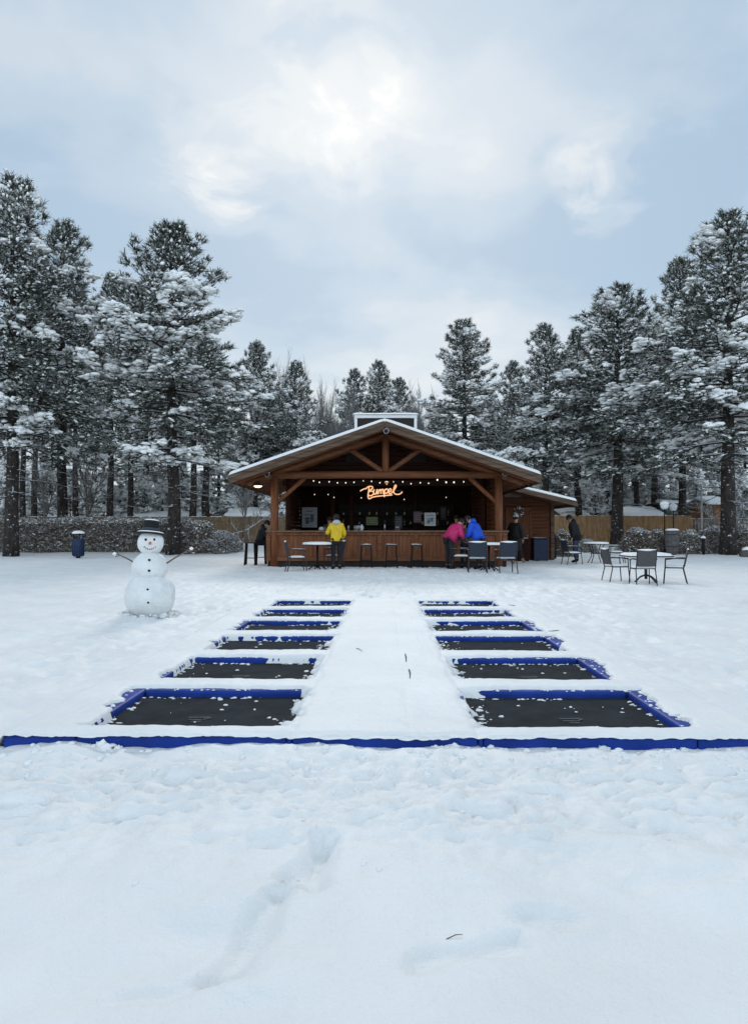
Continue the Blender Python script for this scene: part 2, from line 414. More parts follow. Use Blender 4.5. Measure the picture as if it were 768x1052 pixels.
for side, sn in ((-1, 'left'), (1, 'right')):
    for k in range(NR):
        y0 = FY0+PIT*k; ya, yb = mat_y(k)
        t = empty('trampoline', (side*1.15, y0+.72, 0), 0, '%s ground trampoline of the %s row, black mat between snowy blue pads' % (rown[k], sn), 'trampoline', 'ground trampolines in two rows')
        def sxr(a, b): return (a, b) if side > 0 else (-b, -a)
        # mat with sag
        m = MB(); n = 14
        xa, xb = sxr(XI-.05, XO+.05)
        u = np.linspace(0, 1, n); gx2, gy2 = np.meshgrid(xa+(xb-xa)*u, ya-.05+(yb-ya+.1)*u)
        zz = MT-.012*np.sin(np.pi*np.tile(u, n))*np.sin(np.pi*np.repeat(u, n))
        m.add(list(zip(gx2.ravel(), gy2.ravel(), zz)), [(j*n+i, j*n+i+1, (j+1)*n+i+1, (j+1)*n+i) for j in range(n-1) for i in range(n-1)])
        mo = m.build('mat', M_mat, t, True, world=True)
        # faded printed emblem
        m = MB(); cx = side*1.15; cy = ya+.36
        for (a, b) in (((-.07, .05), (.06, .055)), ((-.06, .0), (.02, -.004)), ((.03, .0), (.07, .045)), ((-.03, -.05), (.03, -.045))):
            m.bar((cx+a[0], cy+a[1], MT-.005), (cx+b[0], cy+b[1], MT-.005), .009, .003)
        m.build('printed_emblem', M_mark, t, world=True)
        pad('edge_pad', *sxr(XO, FX), y0+(.004 if k else -.012), y0+PIT-.004, t)
        pad('edge_pad', *sxr(.505, XI), y0+(.004 if k else -.012), y0+PIT-.004, t, .008)
        pad('edge_pad', *sxr(XI+.003, XO-.003), y0+(.006 if k else -.0125), ya, t, .012)
        pad('edge_pad', *sxr(XI+.003, XO-.003), yb, y0+PIT-.006, t, .02)
        a, b = sxr(.5, FX+.05)
        snow_patch('snow_cover', a, b, y0-(0 if k else .030), y0+PIT, t, .016 if k < 3 else .024)
        # loose clods
        m = MB(); r = random.Random(100+k*2+side)
        def clod(x, y, s, z=None):
            m.ball((x, y, (MT-.006 if z is None else z)), (s*r.uniform(.8, 1.7), s*r.uniform(.7, 1.2), s*r.uniform(.35, .7)), 7, 5, .35, r.randrange(99))
        for i in range(46):
            x = r.uniform(XI, XO)*side; 
            if vnoise([x*3], [y0], 71)[0] > -.35: clod(x, yb-abs(r.gauss(0, .022))-.012, r.uniform(.006, .018))
        for i in range(30): clod(side*(XI+.03+abs(r.gauss(0, .05))), r.uniform(ya+.03, yb-.02), r.uniform(.005, .018))
        for i in range(22):
            if r.random() < .8: clod(side*(XO-abs(r.gauss(0, .02))-.01), r.uniform(ya+.1, yb-.02), r.uniform(.006, .02))
        for i in range(11): clod(side*r.uniform(XI+.1, XO-.1), r.uniform(ya+.08, yb-.05), r.uniform(.003, .013))
        for i in range(14): clod(side*r.uniform(XI+.05, XO+.05), yb+r.uniform(.006, .03), r.uniform(.004, .012), PT)
        for i in range(14): clod(side*(XO+r.uniform(.01, .09)), r.uniform(ya, yb), r.uniform(.004, .014), PT)
        tag(m.build('snow_clods', M_snow, t, True, world=True), kind='stuff')
t = empty('padded_walkway', (0, FY0+PIT*NR/2, 0), 0, 'snow covered padded walkway between the two rows of trampolines', 'walkway')
for k in range(NR): pad('walkway_pad', -.50, .50, FY0+PIT*k+(.002 if k else -.0115), FY0+PIT*(k+1)-.002, t, .01)
snow_patch('snow_cover', -.5, .5, FY0-.030, FY1, t, .016)

def clump_thing(): pass
r = random.Random(3)
# snow clods kicked up along the front edge belong to the ground
m = MB()
for i in range(260):
    x = r.uniform(-2.8, 2.8); y = FY0-abs(r.gauss(.0, .22))-.015
    s = r.uniform(.004, .017)
    z = float(ground_h(np.array([x]), np.array([y]))[0])
    m.ball((x, y, z), (s*1.4, s*1.1, s*.8), 7, 5, .35, i % 90)
for px, py, s in ((94, 761, .024), (110, 762, .030), (123, 764, .012), (455, 763, .022), (464, 759, .026), (447, 766, .018), (83, 765, .012), (615, 763, .02), (700, 766, .014)):
    p = P(px, py, .05); m.ball((p.x, FY0-.03, p.z-.02), (s*1.7, s, s), 16, 10, .55, px % 17)
for i in range(220):
    x = r.uniform(-4, 5); y = r.uniform(2.5, 3.9)
    if vnoise([x*1.4], [y*1.4], 55)[0] < .05: continue
    s = r.uniform(.003, .010); z = float(ground_h(np.array([x]), np.array([y]))[0])
    m.ball((x, y, z), (s*1.4, s*1.1, s*.8), 6, 4, .3, i % 90)
tag(m.build('loose_snow', M_snow, None, True), 'loose crumbs of snow scattered before the blue front edge', 'snow', kind='stuff')
def twig(px0, py0, px1, py1, z, rr, label):
    a = P(px0, py0, z); b = P(px1, py1, z); mdl = (a+b)/2+Vector((.004, .004, .004))
    m = MB(); m.tube([a, mdl, b], [rr, rr*.9, rr*.5], 6); pass
    tag(m.build('twig', M_coal, None, loc=tuple(mdl)), label, 'twig')
p = P(466, 963)
zt = float(ground_h(np.array([p.x]), np.array([p.y]))[0])+.006
twig(458, 965, 475, 960, zt, .0014, 'thin dark twig lying alone on the smooth foreground snow')
twig(416, 672, 417, 680, PT+ST+.002, .006, 'short twig on the walkway, nearer of the pair right of its middle')
twig(420, 688, 421, 697, PT+ST+.002, .006, 'short dark twig standing out nearest on the walkway')
twig(366, 666, 372, 669, PT+ST+.002, .003, 'small dark twig on the left part of the walkway')
twig(522, 622, 531, 623, .11, .012, 'dark stick on the right snowy edge beside the far trampolines')
twig(563, 649, 580, 648, .11, .009, 'dark stick on the right edge beside the middle trampolines')

# ---------------------------------------------------------------- snowman
sp = P(154, 632); s_ = sp.y/F
sm = empty('snowman', (sp.x, sp.y, 0), 0, 'three ball snowman in a black top hat standing left of the trampolines', 'snowman')
m = MB(); m.ball((0, 0, .28), (.357, .35, .34), 72, 48, .030, 1, -.03); m.ball((0, 0, .68), (.255, .25, .235), 64, 40, .028, 2); m.ball((.003, 0, 1.035), (.182, .178, .185), 56, 36, .03, 3)
rq = random.Random(77)
for i in range(60):
    q = rq.uniform(0, 6.28); m.ball((.36*math.cos(q)*rq.uniform(.85, 1.25), .35*math.sin(q)*rq.uniform(.85, 1.25), rq.uniform(-.0, .04)), (rq.uniform(.015, .05), rq.uniform(.015, .04), rq.uniform(.01, .03)), 8, 6, .3, i)
m.build('snow_balls', mat('packed_snow', (.74, .75, .745), .7, .08, 5, 1.0, 16, .15), sm, True)
def onball(c, rad, dx, dz, k=1.0):
    dy = -math.sqrt(max(0, rad*rad-dx*dx-dz*dz)); return (c[0]+dx, c[1]+dy*k, c[2]+dz)
H = (0, 0, 1.035)
for dx in (-.012, .098): 
    MB().ball(onball(H, .178, dx, .05), (.019, .014, .019), 12, 8).build('eye', M_coal, sm, True)
nb = onball(H, .178, .045, .0)
MB().tube([Vector(nb)+Vector((0, .02, 0)), Vector(nb)+Vector((.02, -.05, -.004)), Vector(nb)+Vector((.045, -.11, -.008))], [.024, .016, .003], 12).build('carrot_nose', M_carrot, sm, True)
for i in range(7):
    t = (i-3)/3; MB().ball(onball(H, .178, .04+t*.072, -.086+.033*t*t), (.010, .009, .009), 8, 6).build('mouth_pebble', M_coal, sm, True)
for (c, rd, dx, dz) in (((0, 0, .68), .252, .055, .118), ((0, 0, .68), .252, .062, -.03), ((0, 0, .28), .345, .068, .11), ((0, 0, .28), .345, .08, -.065)):
    MB().ball(onball(c, rd, dx, dz), (.019, .014, .018), 12, 8).build('button', M_coal, sm, True)
for side, pts in ((-1, [(-.2, -.02, .74), (-.30, -.03, .80), (-.42, -.04, .86), (-.5, -.04, .88)]), (1, [(.22, -.02, .73), (.36, -.03, .82), (.5, -.03, .90), (.60, -.03, .955)])):
    m = MB(); m.tube(pts, [.012, .011, .009, .007], 8); e = Vector(pts[-2]); d = (Vector(pts[-1])-e)
    for a in (-.5, .5): m.tube([e, e+Vector((d.x*.8, 0, d.z*.8+a*.08))], [.007, .004], 6)
    st = m.build('stick_arm', mat('stick', (.15, .11, .09), .9, .3, 10), sm)
    ms = MB(); ms.ball(Vector(pts[-1]), (.03, .02, .022), 10, 6, .3, 4)
    ms.build('snow', M_snow, st, True)
HT = Matrix.Translation((.0, 0, 1.165)) @ Matrix.Rotation(R(-7), 4, 'X') @ Matrix.Rotation(R(3), 4, 'Y')
m = MB(); m.lathe([(.0, 0), (.19, -.012), (.208, -.006), (.21, .008), (.19, .014), (.112, .02), (.108, .10), (.113, .175), (.108, .188), (.0, .192)], 36, M=HT)
hat = m.build('top_hat', M_felt, sm, True, bevel=0)
m = MB(); m.lathe([(.120, .020), (.128, .034), (.150, .034), (.175, .028), (.190, .016), (.186, .010)], 32, wob=.04, M=HT); 
m.build('snow', M_snow, hat, True)
m = MB(); m.lathe([(.0, .213), (.05, .211), (.082, .206), (.101, .196), (.105, .188)], 24, wob=.05, M=HT); m.build('snow', M_snow, hat, True)
m = MB(); m.lathe([(.1165, .045), (.119, .048), (.119, .078), (.1165, .081)], 30, M=HT); m.build('hat_band', mat('band', (.05, .06, .07), .8, .1), hat, True)

# ---------------------------------------------------------------- pavilion
YF = 24.65
B = empty('timber_pavilion', (0, YF, 0), 0, 'brown timber bar pavilion with snowy gable roof and open front', 'building')
RY0, RY1 = 23.4, 32.8; EX = 4.93; AZ, EZ = 4.72, 3.0
slope = (AZ-EZ)/EX
cx0 = .03
def roofz(x): return AZ-abs(x)*slope
RTH = .10
# roof deck
m = MB()
for sgn in (-1, 1):
    a = (0, AZ); b = (EX*sgn, EZ)
    vs = [(0, RY0, AZ), (EX*sgn, RY0, EZ), (EX*sgn, RY1, EZ), (0, RY1, AZ), (0, RY0, AZ-RTH), (EX*sgn, RY0, EZ-RTH), (EX*sgn, RY1, EZ-RTH), (0, RY1, AZ-RTH)]
    m.add(vs, [(0,1,2,3), (7,6,5,4), (0,4,5,1), (3,2,6,7), (1,5,6,2)])
roof = m.build('roof', M_soffit, B, world=True)
# roof snow
m = MB()
for sgn in (-1, 1):
    n = 90; ny = 60
    u = np.linspace(0, 1, n); v = np.linspace(0, 1, ny); g = np.meshgrid(u, v)
    x = g[0]*(EX+.05)*sgn; y = RY0-.06+g[1]*(RY1-RY0+.1)
    d = np.minimum((1-g[0])*EX, np.minimum(y-RY0+.06, RY1+.04-y))
    h = .105*(1-np.exp(-d/.025))-.03*np.exp(-d/.01)+.012*vnoise(x*1.5, y*1.5, 3)*(1-np.exp(-d/.1))
    z = AZ-np.abs(x)*slope+h-.02*np.exp(-(x/.15)**2)
    vs = list(zip(x.ravel(), y.ravel(), z.ravel()))
    m.add(vs, [(j*n+i, j*n+i+1, (j+1)*n+i+1, (j+1)*n+i)[::sgn] for j in range(ny-1) for i in range(n-1)])
m.build('snow', M_snow, roof, True).location = (0, 0, 0)
for o in [CH[roof.name][-1]]:
    me = o.data; 
    co = np.zeros(len(me.vertices)*3); me.vertices.foreach_get('co', co); co = co.reshape(-1, 3); co[:, 1] -= YF; me.vertices.foreach_set('co', co.ravel())
def sub(mb, name, m, parent, off, **k):
    mb.v = [(p[0]-off[0], p[1]-off[1], p[2]-off[2]) for p in mb.v]; return mb.build(name, m, parent, **k)
O = (0, YF, 0)
for sgn in (-1, 1):
    m = MB(); m.bar((0, RY0-.02, AZ-.135-.012), (EX*sgn, RY0-.02, EZ-.135-.012), .05, .27); sub(m, 'fascia_board', M_fascia, roof, O, bevel=.008)
    m = MB(); m.bar((0, RY0-.06, AZ-.065-.01), (EX*sgn, RY0-.06, EZ-.065-.01), .03, .12); sub(m, 'fascia_board', M_fascia, roof, O, bevel=.006)
    m = MB(); m.bar((EX*sgn, RY0, EZ-.15), (EX*sgn, RY1, EZ-.15), .05, .24); sub(m, 'fascia_board', M_fascia, roof, O)
    # rafters under the overhang
    m = MB()
    for y in np.arange(RY0+.6, RY1, .8): m.bar((sgn*.05, y, AZ-RTH-.09), (sgn*(EX-.08), y, EZ-RTH-.09+.0), .07, .15)
    sub(m, 'rafters', M_woodh, roof, O)
PX0, PX1 = X(282, YF), X(512, YF)
zb = at(396, 488, YF).z
def post(px, y, z1, r=.13, m_=M_wood, z0=0):
    x = X(px, y); MB().tube([(x, y, z0), (x, y, z1*.5), (x, y, z1)], [r, r*.97, r*.95], 14).build('post', m_, B, True, world=True)
post(282, YF, zb-.06, .135); post(512, YF, zb-.06, .135)
MB().tube([(PX0-.35, YF, zb), (0, YF, zb+.01), (PX1+.3, YF, zb)], .125, 14).build('tie_beam', M_woodh, B, True, world=True)
MB().tube([(cx0, YF, zb+.1), (cx0, YF, AZ-.35)], .12, 14).build('king_post', M_wood, B, True, world=True)
for sgn in (-1, 1):
    MB().tube([(cx0+sgn*.12, YF, zb+.12), (cx0+sgn*1.28, YF, roofz(1.28)-.25)], .085, 12).build('strut', M_woodh, B, True, world=True)
    MB().tube([(0+sgn*.0, YF, AZ-.30), (sgn*(EX-.35), YF, roofz(EX-.35)-.30)], .11, 12).build('principal_rafter', M_woodh, B, True, world=True)
a, b = at(313, 491, YF), at(284, 517, YF); MB().tube([a, b], .075, 12).build('knee_brace', M_wood, B, True, world=True)
a, b = at(482, 491, YF), at(509, 516, YF); MB().tube([a, b], .075, 12).build('knee_brace', M_wood, B, True, world=True)
# inner posts & beams
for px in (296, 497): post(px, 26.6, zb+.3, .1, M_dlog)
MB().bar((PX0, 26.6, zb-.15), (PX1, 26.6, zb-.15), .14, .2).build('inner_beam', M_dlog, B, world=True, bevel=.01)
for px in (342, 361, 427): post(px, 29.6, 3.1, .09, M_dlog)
# gable infill set back behind truss
def logs(x0, x1, y, z0, z1, h=.16, r_=.045, topf=None):
    m = MB(); z = z0
    while z < z1-.02:
        zt = min(z+h, z1); a, b = x0, x1
        if topf:
            a = max(x0, -topf(zt)); b = min(x1, topf(zt))
            if b-a < .1: break
        m.box(a, b, y-r_, y+.04, z+.006, zt-.006); m.box(a+.002, b-.002, y-.01, y+.035, zt-.012, zt+.012) ; z += h
    return m
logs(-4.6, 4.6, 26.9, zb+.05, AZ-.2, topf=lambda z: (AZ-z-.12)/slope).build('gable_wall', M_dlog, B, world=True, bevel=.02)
for px in (365, 428):
    x = X(px, 26.8); m = MB(); m.box(x-.35, x+.35, 26.80, 26.83, 3.72, 4.12)
    w = m.build('gable_vent', M_dark, B, world=True)
# back wall, right inner wall
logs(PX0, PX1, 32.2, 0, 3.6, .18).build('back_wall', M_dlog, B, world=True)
m = MB(); z = 0
while z < 3.2:
    m.box(PX1-.02, PX1+.09, YF+.25, 32.2, z+.006, z+.154); z += .16
m.build('side_wall', M_log, B, world=True, bevel=.02)
m = MB(); z = 0
while z < 3.2:
    m.box(PX0-.09, PX0+.02, 28.6, 32.2, z+.006, z+.154); z += .16
m.build('side_wall', M_log, B, world=True, bevel=.02)
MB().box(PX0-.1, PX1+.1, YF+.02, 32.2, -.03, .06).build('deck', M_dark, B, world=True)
# back bar
m = MB(); m.box(PX0+.3, PX1-.3, 30.0, 30.5, .06, 1.0); m.build('back_counter', M_dlog, B, world=True, bevel=.01)
SH = [1.45, 1.85]
m = MB()
for z in SH: m.box(-1.9, 2.9, 31.3, 31.6, z-.02, z+.02)
m.build('shelf', M_dlog, B, world=True)
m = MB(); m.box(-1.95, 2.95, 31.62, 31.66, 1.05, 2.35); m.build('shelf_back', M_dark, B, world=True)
# counter
CT = at(396, 545, YF-.1).z; CX0, CX1 = X(275, YF), X(520, YF)
cn = link('counter', None, B) if False else None
m = MB(); m.box(CX0-.05, CX1+.05, YF-.16, YF+.45, CT-.06, CT); m.box(CX0-.05, CX0+.5, YF+.45, 28.6, CT-.06, CT); m.build('counter_top', M_top, B, world=True, bevel=.012)
m = MB(); m.box(CX0-.02, CX1+.02, YF-.10, YF+.3, CT-.16, CT-.063); m.build('counter_rail', M_wood, B, world=True, bevel=.01)
m = MB(); x = CX0
while x < CX1-.01:
    w = min(.125, CX1-x); m.box(x+.003, x+w-.003, YF-.05+random.uniform(-.003, .003), YF+.0, .26, CT-.163); x += w
y = YF+.02
while y < 28.5: m.box(CX0, CX0+.05, y+.003, y+.122, .26, CT-.163); y += .125
m.build('counter_panelling', M_wood, B, world=True)
for px in (276, 338, 390, 427, 472, 518):
    x = X(px, YF); MB().box(x-.07, x+.07, YF-.10, YF-.051, .22, CT-.163).build('counter_stile', M_woodh, B, world=True, bevel=.008)
MB().box(CX0, CX1, YF-.085, YF-.052, .22, .36).build('counter_skirting', M_woodh, B, world=True, bevel=.006)
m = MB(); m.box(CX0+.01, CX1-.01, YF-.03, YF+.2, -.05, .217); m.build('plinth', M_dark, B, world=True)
# cupola behind ridge
c0 = at(364, 431, 27); c1 = at(428, 431, 27); zt = at(396, 426, 27).z
m = MB(); m.box(c0.x+.06, c1.x-.06, 27.05, 28.6, AZ-.6, zt-.13); cup = m.build('cupola', M_dark, B, world=True)
m = MB()
for x in (c0.x, c1.x-.1): m.box(x, x+.1, 27, 27.08, AZ-.55, zt-.12)
m.box(c0.x-.0, c1.x, 26.97, 27.04, zt-.12, zt-.0); m.box(c0.x+.1, c1.x-.1, 27, 27.04, AZ+.2, AZ+.28)
sub(m, 'frame', mat('white_paint', (.7, .7, .7), .5, .05), cup, O, bevel=.005)
m = MB(); m.slab(c0.x-.08, c1.x+.08, 26.9, 28.8, zt, .07, .08, 3); sub(m, 'snow', M_snow, cup, O, smooth=True)
# annex
AY = 31.0; ax0, ax1 = PX1+.1, X(567, AY)
logs(ax0, ax1-.08, AY, 0, 2.62, .15).build('annex_wall', M_log, B, world=True, bevel=.02)
MB().box(ax1-.09, ax1+.06, AY-.12, AY+.04, 0, 2.5).build('corner_post', M_fascia, B, world=True, bevel=.01)
m = MB(); z = 0
while z < 2.4: m.box(ax1-.03, ax1+.05, AY+.05, 33.5, z+.006, z+.144); z += .15
m.build('annex_side_wall', M_log, B, world=True, bevel=.02)
# door
dx0, dx1 = X(521, AY), X(543, AY)
m = MB(); m.box(dx0, dx1, AY-.075, AY-.05, .05, 2.12); dr = m.build('door', M_wood, B, world=True)
m = MB()
for x0, x1, z0, z1 in ((dx0-.1, dx0, 0, 2.22), (dx1, dx1+.1, 0, 2.22), (dx0, dx1, 2.12, 2.22)): m.box(x0, x1, AY-.10, AY-.04, z0, z1)
sub(m, 'door_frame', M_woodh, dr, O, bevel=.008)
m = MB(); m.box(dx0+.12, dx1-.12, AY-.09, AY-.076, .2, .95); m.box(dx0+.12, dx1-.12, AY-.09, AY-.076, 1.1, 1.95); sub(m, 'door_panel', M_wood, dr, O, bevel=.006)
m = MB(); m.ball((dx1-.09, AY-.12, 1.02), .035, 10, 8); sub(m, 'handle', M_grey, dr, O, smooth=True)
# annex roof
r0 = at(533, 497.5, 28.3); r1 = at(592, 512, 28.3)
rx0, rz0, rx1, rz1 = EX+.06, r0.z, r1.x, r1.z-.10
rz0 = 2.93
m = MB(); vs = []
for y in (28.3, 34):
    for x, z in ((rx0, rz0), (rx1, rz1)): vs += [(x, y, z), (x, y, z-.09)]
m.add(vs, [(0,2,6,4), (1,5,7,3), (0,1,3,2), (4,6,7,5), (2,3,7,6), (0,4,5,1)])
ar = m.build('annex_roof', M_soffit, B, world=True)
m = MB(); m.bar((rx0, 28.28, rz0-.10), (rx1, 28.28, rz1-.10), .045, .2); m.bar((rx1, 28.26, rz1-.10), (rx1, 34, rz1-.10), .045, .2); sub(m, 'fascia_board', M_fascia, ar, O, bevel=.006)
m = MB(); n = 40; ny = 30; g = np.meshgrid(np.linspace(0, 1, n), np.linspace(0, 1, ny))
x = rx0+g[0]*(rx1-rx0+.05); y = 28.24+g[1]*5.8; d = np.minimum(rx1+.05-x, y-28.24)
z = rz0+(rz1-rz0)*g[0]+.10*(1-np.exp(-d/.03))-.02*np.exp(-d/.01)+.01*vnoise(x*2, y*2, 9)
m.add(list(zip(x.ravel(), y.ravel(), z.ravel())), [(j*n+i, j*n+i+1, (j+1)*n+i+1, (j+1)*n+i) for j in range(ny-1) for i in range(n-1)])
sub(m, 'snow', M_snow, ar, O, smooth=True)
MB().box(PX1+.1, EX+.05, 30.9, 31.05, 2.3, 2.95).build('annex_lintel', M_log, B, world=True)

# wreath
wp = at(532, 526, AY-.12)
w = empty('wreath', tuple(wp), 0, 'small snow dusted wreath hanging on the annex door', 'wreath')
m = MB(); ms = MB(); rr = random.Random(4)
for i in range(120):
    t = rr.uniform(0, 6.28); q = .16+rr.uniform(-.05, .05); p = Vector((q*math.cos(t), rr.uniform(-.05, .02), q*math.sin(t)))
    d = Vector((rr.uniform(-1, 1), rr.uniform(-1, 0), rr.uniform(-1, 1)))*.07; m.tube([p, p+d], [.01, .002], 4)
    if i % 3 == 0: ms.ball(p+Vector((0, -.05, .02)), rr.uniform(.012, .028), 6, 4, .3, i)
m.build('greenery', mat('wreath_green', (.03, .05, .03), .8, .3), w); ms.build('snow', M_snow, w, True)

# cameras / lamps on the pavilion
def dome(px, py, Y, label, parent_only=False, s=1.0):
    p = at(px, py, Y); t = empty('security_camera', tuple(p), 0, label, 'camera', 'security cameras on the pavilion front')
    MB().tube([(0, .16, 0.02), (0, -.04, .0)], [.06*s, .075*s], 16).build('housing', M_grey, t, True)
    MB().tube([(0, -.04, 0), (0, -.06, -.003)], [.055*s, .045*s], 16).build('lens', M_black, t, True)
    MB().box(-.07, .07, .1, .22, .05, .1).build('bracket', M_black, t)
    if s < 1.05: MB().ball((0, .05, .085), (.085, .12, .035), 12, 8, .2, 3).build('snow', M_snow, t, True)
dome(396.5, 443, RY0-.1, 'round grey security camera under the gable peak', s=1.2)
dome(274.5, 488, YF-.35, 'snow capped security camera at the left post top'); dome(518, 487, YF-.35, 'snow capped security camera at the right post top')
# eave lantern
p = at(265, 499, 24.6); t = empty('eave_light', tuple(p), 0, 'warm lit lamp under the left eave', 'lamp')
MB().lathe([(.03, .10), (.16, .06), (.2, .0), (.0, .0)], 20).build('shade', M_frame, t, True)
MB().ball((0, 0, -.015), (.14, .12, .05), 16, 8).build('bulb', emit('warm_lamp', (1, .62, .28), 2.2), t, True)
ld = bpy.data.lights.new('eave_lamp', 'POINT'); ld.energy = 3; ld.color = (1, .6, .3); ld.shadow_soft_size = .1
lo = bpy.data.objects.new('lamp_glow', ld); C.objects.link(lo); lo.parent = t; lo.location = (0, -.05, -.18)
# frosted foliage garland under left eave is left as soft warm boards

# string lights
blb = [(322, 494), (328, 495.5), (338, 495), (346.5, 496), (355, 496), (363.5, 495.5), (373, 494), (381.5, 494.5), (390, 496), (397, 495), (404, 495), (413.5, 495), (422, 497), (431.5, 496), (440, 496.5), (449, 493), (458, 495.5), (466, 495.5), (476, 495)]
YS = YF-.16
t = empty('string_lights', tuple(at(396, 492, YS)), 0, 'string of small white bulbs hanging along the front beam', 'string lights')
pts = []
for i, (x, y) in enumerate(blb):
    pts.append(at(x, y-1.6, YS))
    if i < len(blb)-1: pts.append(at((x+blb[i+1][0])/2, (y+blb[i+1][1])/2-.6, YS))
MB().tube([at(305, 491, YS)]+pts+[at(490, 491, YS)], .006, 5).build('cable', M_black, t, True, world=True)
for i, (x, y) in enumerate(blb):
    p = at(x, y, YS); dim = i in (6, 10)
    m = MB(); m.ball(p, (.017, .017, .024) if i not in (15, 17, 16) else (.026, .026, .030), 10, 8)
    m.build('bulb', emit('dim_bulb', (1, .8, .6), .4) if dim else emit('bulb_glow', (1, .88, .74), 1.05), t, True, world=True)
for i, (x, y) in enumerate(((323, 508), (337, 508), (343, 511), (371, 511.5), (415, 513), (458, 511))):
    p = at(x, y, 27.5); h = empty('pendant_light', tuple(p), 0, ['tiny hanging bulb near the left post inside the bar', 'small hanging bulb inside the bar above the notice board', 'small low bulb hanging right of the notice board', 'small bulb hanging below the left end of the glowing sign', 'small bulb hanging below the right end of the sign', 'faint bulb hanging inside the right half of the bar'][i], 'light', 'small pendant bulbs inside the bar')
    MB().tube([(0, 0, .02), (0, 0, 3.6-p.z)], .004, 4).build('cord', M_black, h); MB().ball((0, 0, 0), (.018, .018, .024), 8, 6).build('bulb', emit('dim_bulb2', (1, .85, .7), .9), h, True)
ld = bpy.data.lights.new('bar_fill', 'AREA'); ld.shape = 'RECTANGLE'; ld.size = 4.5; ld.size_y = .1; ld.energy = 14; ld.color = (1, .72, .45)  # added fill light brightening the bar interior, apart from the string bulbs
lo = bpy.data.objects.new('bar_fill_light', ld); C.objects.link(lo); lo.parent = t; lo.location = (0, 2.2, -.1)

# glowing sign
YG = YF+.25
t = empty('script_sign', tuple(at(396, 504, YG)), 0, 'glowing orange script sign hanging in the middle of the bar front', 'sign')
ST_ = [[(108, 214), (130, 200), (165, 184)], [(208, 165), (203, 215), (196, 262), (200, 292), (215, 300), (240, 285)],
 [(168, 192), (200, 164), (238, 162), (248, 182), (208, 214), (250, 216), (257, 242), (232, 266), (202, 262)],
 [(265, 192), (259, 232), (268, 250), (288, 236), (298, 192), (297, 250)],
 [(311, 248), (319, 196), (318, 218), (334, 196), (343, 210), (340, 246), (343, 214), (360, 194), (369, 208), (367, 246)],
 [(385, 192), (381, 240), (378, 282)], [(385, 206), (405, 189), (421, 204), (413, 234), (386, 238)],
 [(432, 222), (457, 210), (453, 190), (437, 192), (429, 215), (437, 242), (464, 234)],
 [(464, 234), (492, 198), (513, 160), (504, 146), (488, 180), (485, 228), (512, 250), (556, 246), (582, 220)],
 [(240, 285), (290, 274), (350, 268), (420, 262), (470, 256)]]
m = MB(); 
for st in ST_:
    pts = [at(360+a/10.97, 485+b/10.97, YG) for a, b in st]
    q = [pts[0]]
    for i in range(len(pts)-1):
        p0 = pts[max(i-1, 0)]; p1 = pts[i]; p2 = pts[i+1]; p3 = pts[min(i+2, len(pts)-1)]
        for tt in (.25, .5, .75, 1):
            q.append(.5*((2*p1)+(p2-p0)*tt+(2*p0-5*p1+4*p2-p3)*tt*tt+(3*p1-p0-3*p2+p3)*tt**3))
    m.tube(q, .023, 6)
m.build('neon_lettering', emit('neon_orange', (1.0, .50, .24), .58), t, True, world=True)
for px in (382, 410): MB().tube([at(px, 500, YG+.03), at(px, 488, YG+.03)], .006, 5).build('hanger', M_black, t, world=True)
MB().bar(at(377, 506, YG+.04), at(412, 504, YG+.04), .02, .03).build('backing_rail', M_dark, t, world=True)
# little heart of bulbs above the sign
m = MB(); p = at(397, 495.8, YS-.02)
for a in range(10):
    th = a/10*2*math.pi; hx = .045*(math.sin(th)**3)*1.2; hz = .0035*(13*math.cos(th)-5*math.cos(2*th)-2*math.cos(3*th)-math.cos(4*th))
    m.ball((p.x+hx*1.1, p.y, p.z+hz), .010, 6, 4)
tag(m.build('heart_light', emit('heart_glow', (1, .6, .3), 1.2), None, True, loc=tuple(p)), 'tiny heart shaped light above the glowing sign', 'light')

# things inside the bar
def poster(px0, px1, py0, py1, Y, col, label, lines=5, mk=(.12, .13, .14), frame=None, pic=False, sd=0):
    a = at(px0, py1, Y); b = at(px1, py0, Y); t = empty('notice', ((a.x+b.x)/2, Y, a.z), 0, label, 'notice'); rr = random.Random(sd)
    w = (b.x-a.x)/2; h = b.z-a.z
    MB().box(-w, w, 0, .02, 0, h).build('sheet', mat('sheet_%d' % sd, col, .6, .08, 6), t)
    m = MB()
    for i in range(lines):
        z = h*(.85-.75*i/lines); ww = w*rr.uniform(.4, .8); m.box(-ww, ww, -.006, -.002, z-h*.045, z)
    if pic: m.box(-w*.6, -w*.1, -.006, -.002, h*.15, h*.5); m.box(w*.1, w*.6, -.006, -.002, h*.3, h*.62)
    if lines: m.build('printing', mat('print_%d' % sd, mk, .7, .2), t)
    if frame:
        m = MB()
        for q in ((-w-.03, -w, -.03, h+.03), (w, w+.03, -.03, h+.03), (-w, w, h, h+.03), (-w, w, -.03, 0)): m.box(q[0], q[1], -.012, .02, q[2], q[3])
        m.build('frame', frame, t)
    return t
poster(311, 325, 522, 541, 29.8, (.26, .29, .33), 'pale grey notice board on the left inside the bar', 4, (.09, .10, .11), M_grey, True, 1)
poster(436.5, 446.5, 527.5, 539.5, 28.9, (.62, .72, .78), 'white printed poster inside the bar left of the pink jacket', 3, (.2, .3, .36), mat('white_frame', (.8, .8, .8), .5, .05), True, 2)
poster(424.5, 432.5, 525.5, 537, 28.9, (.13, .10, .11), 'dark reddish poster beside the white poster', 4, (.28, .24, .26), None, False, 3)
poster(376, 388, 531, 539.5, 28.9, (.11, .14, .07), 'dim olive green menu card behind the counter', 3, (.2, .22, .14), None, False, 4)
